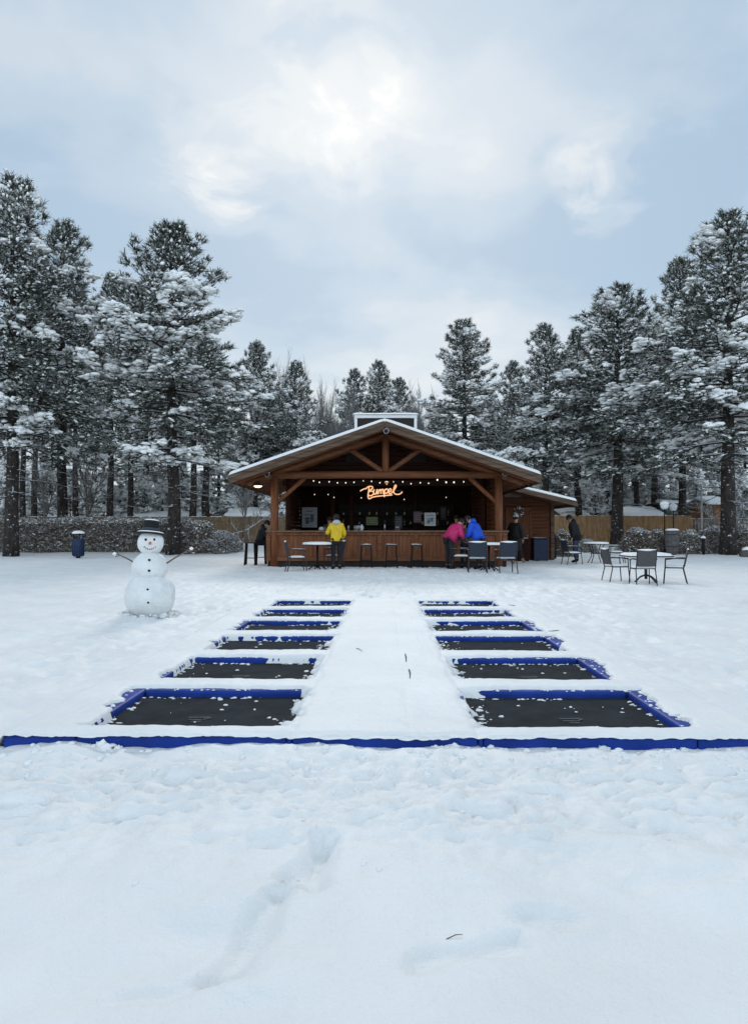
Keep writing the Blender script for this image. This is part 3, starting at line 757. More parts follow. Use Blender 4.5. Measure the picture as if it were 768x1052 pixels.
poster(405, 413, 530, 543, 28.9, (.035, .04, .05), 'black chalk menu board behind the counter middle', 6, (.18, .18, .19), None, False, 5)
poster(452, 458, 521, 534, 30.4, (.05, .055, .05), 'narrow dark price list right of the white poster', 5, (.15, .16, .15), None, False, 6)
m_g = [mat('bottle_green', (.03, .07, .03), .15, .1, spec=.6), mat('bottle_clear', (.35, .38, .4), .12, .1, spec=.6), mat('bottle_amber', (.14, .05, .015), .15, .1, spec=.6)]
rr = random.Random(8)
protos = []
for i in range(3):
    h = [.30, .27, .33][i]; b0 = empty('bottle', (0, 0, 0)); MB().lathe([(.036, 0), (.038, .01), (.038, h*.55), (.014, h*.75), (.013, h*.93)], 12).build('glass', m_g[i], b0, True)
    MB().lathe([(.016, h*.93), (.016, h)], 10).build('cap', M_dark, b0); MB().lathe([(.0385, h*.15), (.0385, h*.45)], 12).build('paper_label', mat('paper_%d' % i, [(.5, .48, .4), (.3, .05, .04), (.55, .5, .3)][i], .6, .1), b0); protos.append(b0)
usedp = set()
kinds = ['green', 'clear', 'amber']
for lev, z in enumerate(SH+[1.0]):
    for i in range(13):
        x = -1.7+i*.36+rr.uniform(-.1, .1); k = rr.randrange(3)
        if lev == 2 and i in (2, 6, 9): continue
        if k not in usedp: o = protos[k]; usedp.add(k)
        else: o = copy_tree(protos[k])
        o.location = (x, 31.42 if lev < 2 else 30.2, z+(.02 if lev < 2 else .002))
        o['label'] = '%s glass bottle standing on the %s' % (kinds[k], ['lower back shelf', 'upper back shelf', 'back counter'][lev]); o['category'] = 'bottle'; o['group'] = '%s bottles on the %s' % (kinds[k], ['lower back shelf', 'upper back shelf', 'back counter'][lev])
# items on the front counter
def jug(px, py, label, col, h=.22, r_=.05, Y=YF+.15):
    x = X(px, Y); t = empty('jug', (x, Y, CT), 0, label, 'jug'); mm = mat('jug_%d' % px, col, .4, .1)
    MB().lathe([(r_*.8, 0), (r_, .02), (r_, h*.6), (r_*.7, h*.85), (r_*.75, h)], 14).build('body', mm, t, True)
    MB().tube([(r_*.9, 0, h*.2), (r_*1.7, 0, h*.35), (r_*1.6, 0, h*.65), (r_*.9, 0, h*.75)], .008, 6).build('handle', mm, t, True)
jug(371.5, 545, 'small white jug on the counter below the sign', (.55, .55, .52), .2, .035); jug(330, 545, 'low grey jug on the counter left of the yellow jacket', (.35, .36, .4), .12, .09)
t = empty('napkin_box', (X(408, YF+.1), YF+.1, CT), 0, 'small dark napkin box in the middle of the counter', 'box'); MB().box(-.09, .09, -.06, .06, 0, .1).build('case', M_frame, t, bevel=.008); MB().box(-.06, .06, -.05, .05, .1, .125).build('napkins', M_grey, t)


def cup_stack(x, y, z, n, label):
    t = empty('cup_stack', (x, y, z), 0, label, 'cups')
    MB().lathe([(.03, 0), (.04, .09)]+[(.042-.001*(i % 2), .10+.018*i) for i in range(n)]+[(.036, .10+.018*n)], 12).build('cups', mat('paper_cup', (.5, .48, .44), .6, .05), t, True)
cup_stack(-2.35, 30.15, 1.002, 6, 'tall stack of pale cups left on the back counter'); cup_stack(-2.2, 30.2, 1.002, 3, 'short stack of pale cups left on the back counter')
t = empty('coffee_machine', (-1.2, 30.25, 1.002), 0, 'boxy steel coffee machine on the back counter behind the yellow jacket', 'coffee machine')
M_st = mat('steel', (.32, .33, .35), .3, .1, 6, metal=.7)
MB().box(-.32, .32, -.05, .22, .0, .45).build('body', M_st, t, bevel=.02); MB().box(-.30, .30, -.2, -.052, 0, .05).build('drip_tray', M_black, t); MB().box(-.32, .32, -.2, -.052, .30, .45).build('head', M_st, t, bevel=.015)
for sx in (-.15, .15): MB().tube([(sx, -.13, .30), (sx, -.13, .24), (sx, -.24, .24)], .018, 8).build('brew_handle', M_black, t, True)
t = empty('beer_tap', (X(395, YF+.2), YF+.2, CT), 0, 'small steel drink tap on the counter under the glowing sign', 'tap')
MB().tube([(0, 0, 0), (0, 0, .22)], .028, 12).build('column', M_st, t, True); MB().tube([(0, 0, .2), (0, .1, .2), (0, .12, .15)], .012, 8).build('spout', M_st, t, True); MB().tube([(0, -.02, .21), (0, -.03, .33)], [.01, .018], 8).build('handle', M_black, t, True)
# stools
def stool(px, py, label, black=False, h=.78):
    p = P(px, py); t = empty('bar_stool', (p.x, p.y, 0), 0, label, 'bar stool', 'bar stools at the counter')
    mm = M_black; 
    MB().box(-.19, .19, -.16, .16, h-.05, h).build('seat', M_frame, t, bevel=.012)
    for sx in (-1, 1):
        for sy in (-1, 1): MB().tube([(sx*.15, sy*.12, h-.05), (sx*.19, sy*.16, -.02)], .030 if black else .021, 8).build('leg', mm, t, True)
    m = MB(); z = .25
    for a, b in (((-1, -1), (1, -1)), ((1, -1), (1, 1)), ((1, 1), (-1, 1)), ((-1, 1), (-1, -1))): m.tube([(a[0]*.178, a[1]*.148, z), (b[0]*.178, b[1]*.148, z)], .011, 6)
    m.build('foot_ring', mm, t, True)
    if not black: MB().slab(-.18, .18, -.15, .15, h-.002, .018, .03, px % 7).build('snow', M_snow, t, True)
    return t
stool(376, 584, 'left one of three bar stools under the glowing sign'); stool(402, 584, 'middle one of three bar stools against the counter'); stool(428, 584, 'right one of three bar stools against the counter')
stool(257.5, 580.5, 'black bar stool farthest left outside the pavilion post', True, .82); stool(268, 579.5, 'black bar stool under the seated person in black', True, .8)

# ---------------------------------------------------------------- furniture
def make_chair(weave, name='patio_chair', low=1.0):
    t = empty(name, (0, 0, 0)); fr = M_frame
    MB().box(-.25, .25, -.22, .25, .40, .425).build('seat', weave, t, bevel=.01)
    m = MB(); M = Matrix.Translation((0, -.235, .47)) @ Matrix.Rotation(R(12), 4, 'X'); m.box(-.235, .235, -.012, .012, 0, .42, M); m.build('backrest', weave, t, bevel=.006)
    m = MB(); top = M @ Vector((0, 0, .43))
    for sx in (-1, 1): m.tube([(sx*.25, -.20, .40), M @ Vector((sx*.25, 0, 0)), M @ Vector((sx*.25, 0, .43))], .014, 8)
    m.tube([M @ Vector((-.25, 0, .43)), M @ Vector((.25, 0, .43))], .014, 8); m.tube([(-.25, -.22, .405), (-.25, .25, .405)], .014, 8); m.tube([(.25, -.22, .405), (.25, .25, .405)], .014, 8)
    m.tube([(-.25, .25, .405), (.25, .25, .405)], .014, 8); m.build('frame', fr, t, True)
    for sx in (-1, 1):
        MB().tube([(sx*.25, .24, .62), (sx*.25, .25, .40), (sx*.27, .29, -.03)], .015, 8).build('leg', fr, t, True)
        MB().tube([(sx*.25, -.2, .41), (sx*.265, -.30, -.03)], .015, 8).build('leg', fr, t, True)
        MB().tube([(sx*.26, -.285, .66), (sx*.27, 0, .665), (sx*.26, .25, .63)], .019, 8).build('armrest', fr, t, True)
        MB().slab(sx*.265-.022, sx*.265+.022, -.27, .24, .675, .018, .02, 3).build('snow', M_snow, t, True)
    MB().slab(-.24, .24, -.21, .25, .424, .05, .04, 5, .01).build('snow', M_snow, t, True)
    m = MB(); m.ball((0, top.y, top.z+.01), (.25, .024, .026), 14, 6, .15, 2); m.build('snow', M_snow, t, True)
    return t
chA = make_chair(M_weaveb); chB = make_chair(M_weave)
usedc = []
def chair(proto, px, py, rz, label, group, Y=None, sc=1.0):
    p = P(px, py) 
    if proto not in usedc: o = proto; usedc.append(proto)
    else: o = copy_tree(proto)
    o.location = (p.x, p.y, GZ(p.y)-.0); o.rotation_euler = (0, 0, R(rz)); o.scale = (sc, sc, sc)
    tag(o, label, 'chair', group); return o
g1, g2, g3 = 'chairs around the tables before the counter', 'chairs around the round table on the right', 'chairs around the square table in front'
chair(chA, 304, 587, -75, 'snowy chair left of the round table by the yellow jacket', g1)
chair(chA, 343, 584.5, 80, 'dark chair right of the round table, beside the yellow jacket', g1)
chair(chA, 490, 588.5, -4, 'blue grey chair seen from behind, left of the pair before the counter', g1)
chair(chA, 519.5, 588.5, 6, 'blue grey chair seen from behind, right of the pair before the counter', g1)
chair(chA, 473, 585, -100, 'chair facing the bar table from its left, behind the pink jacket person', g1)
chair(chA, 587, 580, -80, 'snowy chair left of the round table by the man in black', g2)
chair(chA, 633, 578.5, 80, 'snowy chair right of the round table by the man in black', g2)
chair(chB, 660, 600, 0, 'brown woven chair seen from behind at the square table', g3, sc=.87)
chair(chB, 632, 597, -82, 'brown chair on the left side of the square table', g3, sc=.87)
chair(chB, 693, 598.5, 70, 'brown chair on the right side of the square table, turned sideways', g3, sc=.87)
p = P(777, 622)
o = chair(chB, 784, 622, 62, 'dark low chair cut off by the right edge of the picture', None, sc=.62)
if 'group' in o: del o['group']
def table(px, py, label, rad=.42, h=.76, square=False, legs='curved', mm=M_black, sn=.06):
    p = P(px, py); t = empty('patio_table', (p.x, p.y, 0), 0, label, 'table')
    if square: MB().box(-rad*1.1, rad*1.1, -rad, rad, h-.03, h).build('tabletop', mm, t, bevel=.01)
    else: MB().lathe([(rad*.98, h-.03), (rad, h-.02), (rad, h-.005), (rad*.98, h)], 36).build('tabletop', mm, t, True)
    if square: MB().slab(-rad*1.08, rad*1.08, -rad*.98, rad*.98, h-.002, sn, .04, 2, .01).build('snow', M_snow, t, True)
    else: MB().lathe([(rad*1.0, h-.008), (rad*1.01, h+sn*.45), (rad*.93, h+sn*.9), (rad*.5, h+sn*1.15), (rad*.1, h+sn*1.2)], 36, wob=.015).build('snow', M_snow, t, True)
    if legs == 'curved':
        for i in range(4):
            a = math.pi/4+i*math.pi/2; c, s2 = math.cos(a), math.sin(a)
            MB().tube([(c*rad*.7, s2*rad*.7, h-.03), (c*rad*.42, s2*rad*.42, h*.62), (c*rad*.42, s2*rad*.42, h*.35), (c*rad*.8, s2*rad*.8, -.03)], .016, 8).build('leg', mm, t, True)
        MB().lathe([(rad*.4, h*.48), (rad*.42, h*.5), (rad*.4, h*.52)], 20).build('brace_ring', mm, t, True)
    else:
        MB().tube([(0, 0, h-.03), (0, 0, .05)], .035, 10).build('column', mm, t, True)
        for i in range(4):
            a = .4+i*math.pi/2; MB().tube([(0, 0, .16), (math.cos(a)*rad*.4, math.sin(a)*rad*.4, .10), (math.cos(a)*rad*.75, math.sin(a)*rad*.75, -.02)], .02, 8).build('leg', mm, t, True)
    return t
table(326, 585.5, 'round snow topped table left of the yellow jacket', .46, .80, legs='ped', sn=.07)
table(502, 586.5, 'snow topped table between the two blue grey chairs', .50, .80, legs='ped', sn=.06)
table(612, 578.5, 'round snow covered table with curved legs near the right annex', .47, .74)
table(663, 597, 'square snow covered table ringed by brown woven chairs', .46, .62, True, 'ped', M_frame, .07)

# ---------------------------------------------------------------- people
def skinmesh(name, joints, edges, radii, m, parent, sub_=2):
    names = list(joints); idx = {n: i for i, n in enumerate(names)}
    me = bpy.data.meshes.new(name); me.from_pydata([tuple(joints[n]) for n in names], [(idx[a], idx[b]) for a, b in edges], [])
    o = bpy.data.objects.new('tmp', me); C.objects.link(o)
    o.modifiers.new('s', 'SKIN'); ss = o.modifiers.new('u', 'SUBSURF'); ss.levels = sub_; ss.render_levels = sub_
    sv = me.skin_vertices[0].data
    for n in names:
        r_ = radii[n]; sv[idx[n]].radius = r_ if hasattr(r_, '__len__') else (r_, r_); sv[idx[n]].use_root = (idx[n] == 0)
    dg = bpy.context.evaluated_depsgraph_get(); dg.update()
    nm = bpy.data.meshes.new_from_object(o.evaluated_get(dg)); nm.name = name
    nm.materials.clear(); nm.materials.append(m); nm.polygons.foreach_set('use_smooth', [True]*len(nm.polygons))
    bpy.data.objects.remove(o); return link(name, nm, parent)
def person(loc, rz, label, jacket, trousers, lean=0, side=0, arms=None, legs=None, sc=1.0, coat=0.0, hood=None, hair=M_hair, hat=None, headtilt=0, sit=0, boots=M_black, bulk=1.12):
    t = empty('person', loc, R(rz), label, 'person', scale=(sc, sc, sc))
    J = dict(pelvis=(0, 0, .93), spine=(0, 0, 1.12), chest=(0, 0, 1.32), neck=(0, .01, 1.46), head0=(0, .02, 1.54), head=(0, .03, 1.63), crown=(0, .02, 1.695),
        shl=(-.17, 0, 1.39), ell=(-.24, -.02, 1.12), wrl=(-.23, .10, .88), shr=(.17, 0, 1.39), elr=(.24, -.02, 1.12), wrr=(.23, .10, .88),
        hipl=(-.09, 0, .90), knl=(-.10, .03, .49), anl=(-.10, -.02, .09), tol=(-.12, .15, .035), hipr=(.09, 0, .90), knr=(.10, .03, .49), anr=(.10, -.02, .09), tor=(.12, .15, .035))
    J = {k: Vector(v) for k, v in J.items()}
    if arms: 
        for k, v in arms.items(): J[k] = Vector(v)
    M = Matrix.Translation(J['pelvis']) @ Matrix.Rotation(R(-lean), 4, 'X') @ Matrix.Rotation(R(side), 4, 'Y') @ Matrix.Translation(-J['pelvis'])
    upper = ('spine', 'chest', 'neck', 'head0', 'head', 'crown', 'shl', 'shr', 'ell', 'elr', 'wrl', 'wrr')
    for k in upper: J[k] = M @ J[k]
    if headtilt:
        Mh = Matrix.Translation(J['neck']) @ Matrix.Rotation(R(-headtilt), 4, 'X') @ Matrix.Translation(-J['neck'])
        for k in ('head0', 'head', 'crown'): J[k] = Mh @ J[k]
    if legs:
        for k, v in legs.items(): J[k] = Vector(v)
    if sit:
        for k in list(J):
            if k not in (legs or {}): J[k] = J[k]+Vector((0, 0, sit))
    E = [('pelvis', 'spine'), ('spine', 'chest'), ('chest', 'neck'), ('neck', 'head0'), ('head0', 'head'), ('head', 'crown'), ('chest', 'shl'), ('shl', 'ell'), ('ell', 'wrl'), ('chest', 'shr'), ('shr', 'elr'), ('elr', 'wrr'),
         ('pelvis', 'hipl'), ('hipl', 'knl'), ('knl', 'anl'), ('anl', 'tol'), ('pelvis', 'hipr'), ('hipr', 'knr'), ('knr', 'anr'), ('anr', 'tor')]
    RD = dict(pelvis=(.13, .10), spine=(.12, .09), chest=(.14, .10), neck=.055, head0=.075, head=(.085, .098), crown=.05, shl=.06, shr=.06, ell=.04, elr=.04, wrl=.028, wrr=.028, hipl=.085, hipr=.085, knl=.055, knr=.055, anl=.04, anr=.04, tol=.03, tor=.03)
    JB = dict(J); RB = dict(RD); EB = list(E)
    for s in 'lr':
        w = J['wr'+s]; d = (w-J['el'+s]).normalized(); sd = d.cross(Vector((0, 0, 1)) if abs(d.z) < .9 else Vector((0, 1, 0))).normalized(); up = sd.cross(d)
        pm = w+d*.055; JB['pm'+s] = pm; RB['pm'+s] = (.030, .016); EB.append(('wr'+s, 'pm'+s))
        for f, (o_, ln) in enumerate(((-.026, .062), (-.009, .074), (.009, .070), (.026, .055))):
            a = pm+sd*o_*.9+d*.025; b = a+d*ln*.55-up*.008; c = b+d*ln*.3-up*.028
            prev = 'pm'+s
            for i, q in enumerate((a, b, c)):
                n = 'f%s%d%d' % (s, f, i); JB[n] = q; RB[n] = .0088-.0012*i; EB.append((prev, n)); prev = n
        a = w+d*.03+sd*.034; b = a+d*.03+sd*.016-up*.01; prev = 'pm'+s
        for i, q in enumerate((a, b)):
            n = 't%s%d' % (s, i); JB[n] = q; RB[n] = .010-.001*i; EB.append((prev, n)); prev = n
    body = skinmesh('body', JB, EB, RB, M_skin, t)
    hd = J['head']; hdir = (J['crown']-J['head0']).normalized(); fw = Vector((0, math.cos(R(lean+headtilt)), -math.sin(R(lean+headtilt))))
    sdv = fw.cross(hdir).normalized()
    m = MB()
    m.ball(hd+fw*.105-hdir*.02, (.013, .016, .016), 8, 6)
    for s in (-1, 1): m.ball(hd+sdv*.088*s-hdir*.01, (.012, .018, .028), 8, 6)
    m.build('nose_and_ears', M_skin, t, True) 
    for s in (-1, 1): MB().ball(hd+fw*.092+sdv*.032*s+hdir*.008, .009, 8, 6).build('eye', M_coal, t, True)
    MB().ball(hd+fw*.092-hdir*.055, (.024, .008, .006), 8, 6).build('mouth', mat('lips', (.3, .09, .08), .5, .05), t, True)
    if hair: MB().ball(hd-fw*.018+hdir*.025, (.102, .112, .108), 18, 12, .12, 3).build('hair', hair, t, True)
    # jacket
    keys = ['spine', 'pelvis', 'chest', 'collar', 'shl', 'ell', 'cfl', 'shr', 'elr', 'cfr']
    JJ = {k: J[k] for k in keys if k in J}; JJ['collar'] = J['chest'].lerp(J['neck'], .8)
    JJ['cfl'] = J['ell'].lerp(J['wrl'], .93); JJ['cfr'] = J['elr'].lerp(J['wrr'], .93); JJ['hem'] = J['pelvis']+(J['pelvis']-J['spine']).normalized()*(.06+coat)
    if coat > .2 and sit == 0: JJ['hem'] = Vector((J['pelvis'].x, J['pelvis'].y, J['pelvis'].z-.06-coat))
    EJ = [('spine', 'pelvis'), ('pelvis', 'hem'), ('spine', 'chest'), ('chest', 'collar'), ('chest', 'shl'), ('shl', 'ell'), ('ell', 'cfl'), ('chest', 'shr'), ('shr', 'elr'), ('elr', 'cfr')]
    RJ = dict(spine=(.175, .145), pelvis=(.19, .155), hem=(.19, .16), chest=(.18, .145), collar=(.10, .085), shl=.088, shr=.088, ell=.068, elr=.068, cfl=.052, cfr=.052)
    RJ = {k: (tuple(q*bulk for q in v) if hasattr(v, '__len__') else v*bulk) for k, v in RJ.items()}
    jk = skinmesh('coat' if coat > .2 else 'jacket', JJ, EJ, RJ, jacket, t)
    JT = {k: J[k] for k in ('pelvis', 'hipl', 'knl', 'hipr', 'knr')}; JT['cfl'] = J['knl'].lerp(J['anl'], .9); JT['cfr'] = J['knr'].lerp(J['anr'], .9)
    skinmesh('trousers', JT, [('pelvis', 'hipl'), ('hipl', 'knl'), ('knl', 'cfl'), ('pelvis', 'hipr'), ('hipr', 'knr'), ('knr', 'cfr')], dict(pelvis=(.145, .115), hipl=.105, hipr=.105, knl=.075, knr=.075, cfl=.062, cfr=.062), trousers, t)
    for s in 'lr':
        a, b = J['an'+s], J['to'+s]; skinmesh('boot', dict(a=a+Vector((0, 0, .08)), b=a-Vector((0, 0, .02)), c=b), [('a', 'b'), ('b', 'c')], dict(a=.062, b=.06, c=(.05, .042)), boots, t, 1)
    if hood: m = MB(); m.ball(J['neck']-fw*.07+hdir*.015, (.13, .085, .085), 16, 10, .1, 2); m.build('hood', hood, t, True)
    if hat:
        m = MB(); m.ball(hd+hdir*.05-fw*.01, (.112, .122, .085), 18, 10, .05, 2); h_ = m.build('knitted_hat', hat, t, True); MB().ball(hd+hdir*.15, .035, 10, 8, .2, 3).build('bobble', hat, h_, True)
    return t
J_yel = mat('yellow_jacket', (.62, .42, .015), .6, .12, 9, .5, 14); J_gh = mat('grey_hood', (.42, .42, .42), .8, .1); T_dark = mat('dark_trousers', (.012, .013, .016), .8, .3, 8)
J_pink = mat('pink_jacket', (.50, .022, .13), .6, .15, 9, .5, 14); J_blue = mat('blue_jacket', (.008, .075, .52), .6, .12, 9, .5, 14); J_blk = mat('black_coat', (.010, .010, .011), .8, .3, 10, .4, 14)
T_jean = mat('jeans', (.03, .045, .085), .8, .2, 10); J_pat = mat('patterned_top', (.03, .026, .03), .8, .9, 12, col2=(.30, .22, .24)); T_tan = mat('tan_boots', (.25, .17, .12), .8, .1)
p = P(345.5, 585.5)
person((p.x, p.y, 0), 8, 'person in yellow hooded jacket seen from behind at the counter', J_yel, T_dark, lean=3, hood=J_gh, sc=1.0, arms=dict(ell=(-.28, .04, 1.14), wrl=(-.27, .30, 1.20), elr=(.25, .0, 1.12), wrr=(.2, .20, 1.0)))
p = P(461, 585.0)
person((p.x, p.y, 0), -62, 'person in pink jacket leaning over the counter', J_pink, T_dark, lean=38, headtilt=12, sc=1.04, bulk=1.28, arms=dict(ell=(-.22, .18, 1.18), wrl=(-.12, .34, 1.34), elr=(.22, .18, 1.18), wrr=(.12, .34, 1.34)))
p = P(492, 585.0)
person((p.x, p.y, 0), 62, 'person in bright blue jacket leaning left at the counter', J_blue, T_dark, lean=24, headtilt=22, sc=1.04, bulk=1.28, hood=J_blue, arms=dict(ell=(-.22, .16, 1.14), wrl=(-.12, .36, 1.16), elr=(.22, .16, 1.14), wrr=(.12, .36, 1.16)))
p = P(477.5, 584.3)
person((p.x, p.y, 0), 10, 'person in dark mottled jacket between pink and blue jackets', J_pat, T_dark, lean=10, sc=.90, arms=dict(ell=(-.24, .08, 1.12), wrl=(-.1, .28, 1.1), elr=(.24, .08, 1.12), wrr=(.1, .28, 1.1)))
p = P(529, 580)
person((p.x, p.y, 0), -35, 'person in long black coat with pale hat before the annex door', J_blk, T_dark, lean=2, coat=.42, bulk=1.3, hat=mat('pale_hat', (.35, .35, .35), .9, .1), sc=1.04, legs=dict(knr=(.12, .12, .50), anr=(.14, .28, .16), tor=(.15, .44, .08)), boots=T_tan)
p = P(591.5, 578)
person((p.x, p.y, 0), 60, 'person in black hooded coat and jeans right of the annex', J_blk, T_jean, lean=14, headtilt=18, coat=.12, hood=J_blk, sc=1.08, bulk=1.38)
p = P(267, 580)
person((p.x, p.y, 0), -75, 'person in black seated on a stool at the left counter end', J_blk, T_dark, lean=16, headtilt=12, sc=1.0, sit=-.09, coat=.05, bulk=1.3, hood=J_blk,
       arms=dict(ell=(-.24, .2, 1.12), wrl=(-.16, .42, 1.15), elr=(.24, .2, 1.12), wrr=(.16, .42, 1.15)),
       legs=dict(knl=(-.14, .40, .80), anl=(-.14, .34, .36), tol=(-.15, .48, .30), knr=(.14, .40, .80), anr=(.14, .34, .36), tor=(.15, .48, .30)))
x = X(338, 27.2)
person((x, 27.2, .06), 200, 'dim bartender behind the counter left of the yellow jacket', mat('dim_shirt', (.03, .03, .035), .8, .2), T_dark, lean=4, sc=.96)
x = X(469, 27.6)
person((x, 27.6, .06), 170, 'dim bartender behind the counter between pink and blue jackets', mat('dim_shirt', (.03, .03, .035), .8, .2), T_dark, lean=4, sc=1.0)

# ---------------------------------------------------------------- bins, lamps, posts
p = P(554, 576)
t = empty('waste_bin', (p.x, p.y, 0), 0, 'large navy blue bin against the annex wall', 'bin')
MB().box(-.30, .30, -.28, .28, 0, .88).build('body', M_binblue, t, bevel=.03); MB().box(-.32, .32, -.31, .31, .883, .94).build('lid', M_binblue, t, bevel=.02); MB().slab(-.3, .3, -.1, .3, .935, .02, .05, 3).build('snow', M_snow, t, True)
m = MB(); 
for i in range(5): m.box(-.26+.125*i, -.24+.125*i, -.292, -.281, .06, .8)
m.build('ribs', M_binblue, t)
p = P(537.5, 576.5); t = empty('storage_crate', (p.x, p.y+.2, 0), 0, 'dark wooden crate between the door and the navy bin', 'crate')
m = MB()
for i in range(7): m.box(-.22, .22, -.2, -.18, .02+i*.13, .14+i*.13)
m.box(-.21, .21, -.178, .2, 0, .92); m.build('body', M_dlog, t); MB().slab(-.22, .22, -.2, .2, .92, .03, .05, 2).build('snow', M_snow, t, True)
p = P(80.5, 573.5)
t = empty('waste_bin', (p.x, p.y, 0), 0, 'dark blue park bin with a snowy lid before the left hedge', 'bin')
MB().lathe([(.20, .08), (.235, .12), (.25, .55), (.255, .86), (.24, .88)], 24).build('body', mat('park_bin_blue', (.012, .028, .085), .5, .3, 5), t, True)
m = MB(); 
for i in range(16):
    a = i/16*2*math.pi; m.box(-.02, .02, -.01, .01, .12, .86, Matrix.Rotation(a, 4, 'Z') @ Matrix.Translation((0, .252, 0)))
m.build('slats', M_binblue, t); MB().tube([(0, 0, -.05), (0, 0, .1)], .1, 12).build('foot', M_black, t, True)
for a in (0, 1.57, 3.14, 4.71): MB().tube([(.2*math.cos(a+.7), .2*math.sin(a+.7), .86), (.2*math.cos(a+.7), .2*math.sin(a+.7), 1.08)], .015, 6).build('lid_support', M_black, t, True)
MB().lathe([(.26, 1.06), (.28, 1.08), (.26, 1.12), (.12, 1.17), (.02, 1.18)], 24).build('lid', M_frame, t, True); MB().lathe([(.27, 1.10), (.27, 1.15), (.18, 1.22), (.05, 1.24)], 24, wob=.04).build('snow', M_snow, t, True)
M_globe = mat('globe_glass', (.72, .74, .76), .3, .03)
for (px, py, gy_, lab, gs) in ((682.5, 571, 519.5, 'taller globe lamp on a thin dark pole, left of the two', .20), (691.5, 567, 521.5, 'globe lamp on a pole behind the mottled barrel', .21)):
    p = P(px, py); zt = at(px, gy_, p.y).z; z0 = GZ(p.y)
    t = empty('globe_lamp', (p.x, p.y, z0), 0, lab, 'lamp', 'globe lamps on poles'); zt -= z0
    MB().tube([(0, 0, -.1), (0, 0, .3), (0, 0, zt-.18)], [.05, .035, .028], 10).build('pole', M_black, t, True)
    MB().ball((0, 0, zt), gs, 20, 14).build('globe', M_globe, t, True); MB().lathe([(.07, zt-.22), (.09, zt-.17)], 12).build('collar', M_black, t, True)
    MB().ball((0, 0, zt+.06), (gs*1.12, gs*1.12, gs*.95), 18, 10, .08, 3, zt+.04).build('snow', M_snow, t, True)
p = P(690, 571.5); t = empty('mottled_barrel', (p.x, p.y, GZ(p.y)-.0), 0, 'tall mottled grey barrel with round foot and snow on top', 'barrel')
M_mot = mat('mottled_grey', (.07, .07, .07), .9, .5, 7, .5, 12, .1, flecks=.36, col2=(.13, .125, .12))
MB().lathe([(.10, 0), (.22, .06), (.30, .25), (.33, .5), (.335, .9), (.32, 1.18), (.30, 1.2)], 28).build('body', M_mot, t, True)
m = MB()
for z in (.42, 1.0): m.lathe([(.334, z-.02), (.345, z-.015), (.345, z+.015), (.334, z+.02)], 28)
m.build('hoops', M_frame, t, True); MB().lathe([(.31, 1.19), (.315, 1.22), (.25, 1.27), (.1, 1.29)], 24, wob=.04).build('snow', M_snow, t, True)
p = P(720.5, 566); t = empty('flag_pole', (p.x, p.y, GZ(p.y)), 0, 'thin pale grey pole left of the big right trunk', 'pole')
zt = at(720, 503, p.y).z; MB().tube([(0, 0, -.1), (0, 0, zt)], [.075, .055], 10).build('shaft', mat('pale_pole', (.38, .39, .40), .6, .15, 5), t, True); MB().ball((0, 0, zt), (.08, .08, .08), 10, 8).build('cap', M_snow, t, True)
p = P(722, 571.5); t = empty('path_light', (p.x, p.y, 0), 0, 'dark waist high path light with snowy cap near right trunk', 'path light')
MB().tube([(0, 0, -.05), (0, 0, .82)], .07, 12).build('post', M_black, t, True); MB().lathe([(.10, .82), (.13, .86), (.04, .95)], 14).build('cap', M_frame, t, True); MB().lathe([(.125, .87), (.12, .92), (.05, .98)], 14).build('snow', M_snow, t, True)
p = P(569.5, 574.5); t = empty('path_light', (p.x, p.y, 0), 0, 'dark narrow path light at the annex corner', 'path light')
MB().tube([(0, 0, -.05), (0, 0, .95)], .07, 12).build('post', M_black, t, True); MB().lathe([(.10, .95), (.12, .99), (.04, 1.08)], 14).build('cap', M_frame, t, True)
# stone at right edge
p = P(767, 572.5); m = MB(); m.ball((0, 0, .15), (.3, .25, .3), 16, 10, .3, 5); o = m.build('boulder', M_mot, None, True); o.location = (p.x, p.y, 0); tag(o, 'small grey boulder at the right edge beside the big trunk', 'boulder')
MB().ball((0, 0, .33), (.24, .2, .15), 14, 8, .2, 4).build('snow', M_snow, o, True)

# ---------------------------------------------------------------- trees
DOME_V = [(0, 0, 1)]
for i in range(6): DOME_V.append((.72*math.cos(i*math.pi/3), .72*math.sin(i*math.pi/3), .66))
for i in range(6): DOME_V.append((1.0*math.cos(i*math.pi/3+.5), 1.0*math.sin(i*math.pi/3+.5), -.05))
DOME_V.append((0, 0, -.35)); DOME_V = np.array(DOME_V)
DF = [(0, 1+i, 1+(i+1) % 6) for i in range(6)]
for i in range(6):
    a, b, c, d = 1+i, 1+(i+1) % 6, 7+i, 7+(i+1) % 6
    DF += [(a, c, b), (b, c, d), (c, 13, d)]
DF = np.array(DF)
def blobs(pos, dirs, ln, wd, ht, g):
    """snow cushions: arrays of centre, direction, length, width, height"""
    n = len(pos); d = dirs.copy(); d /= np.linalg.norm(d, axis=1)[:, None]+1e-9
    s = np.cross(d, np.array([0, 0, 1.0])); s /= np.linalg.norm(s, axis=1)[:, None]+1e-6
    u = np.cross(s, d); u += np.array([0, 0, .6]); u /= np.linalg.norm(u, axis=1)[:, None]
    T = DOME_V[None]*(1+g.uniform(-.28, .28, (n, 14, 1)))
    v = pos[:, None]+T[:, :, 0:1]*(d*ln[:, None])[:, None]+T[:, :, 1:2]*(s*wd[:, None])[:, None]+T[:, :, 2:3]*(u*ht[:, None])[:, None]
    f = DF[None]+(np.arange(n)*14)[:, None, None]
    return v.reshape(-1, 3), f.reshape(-1, 3)
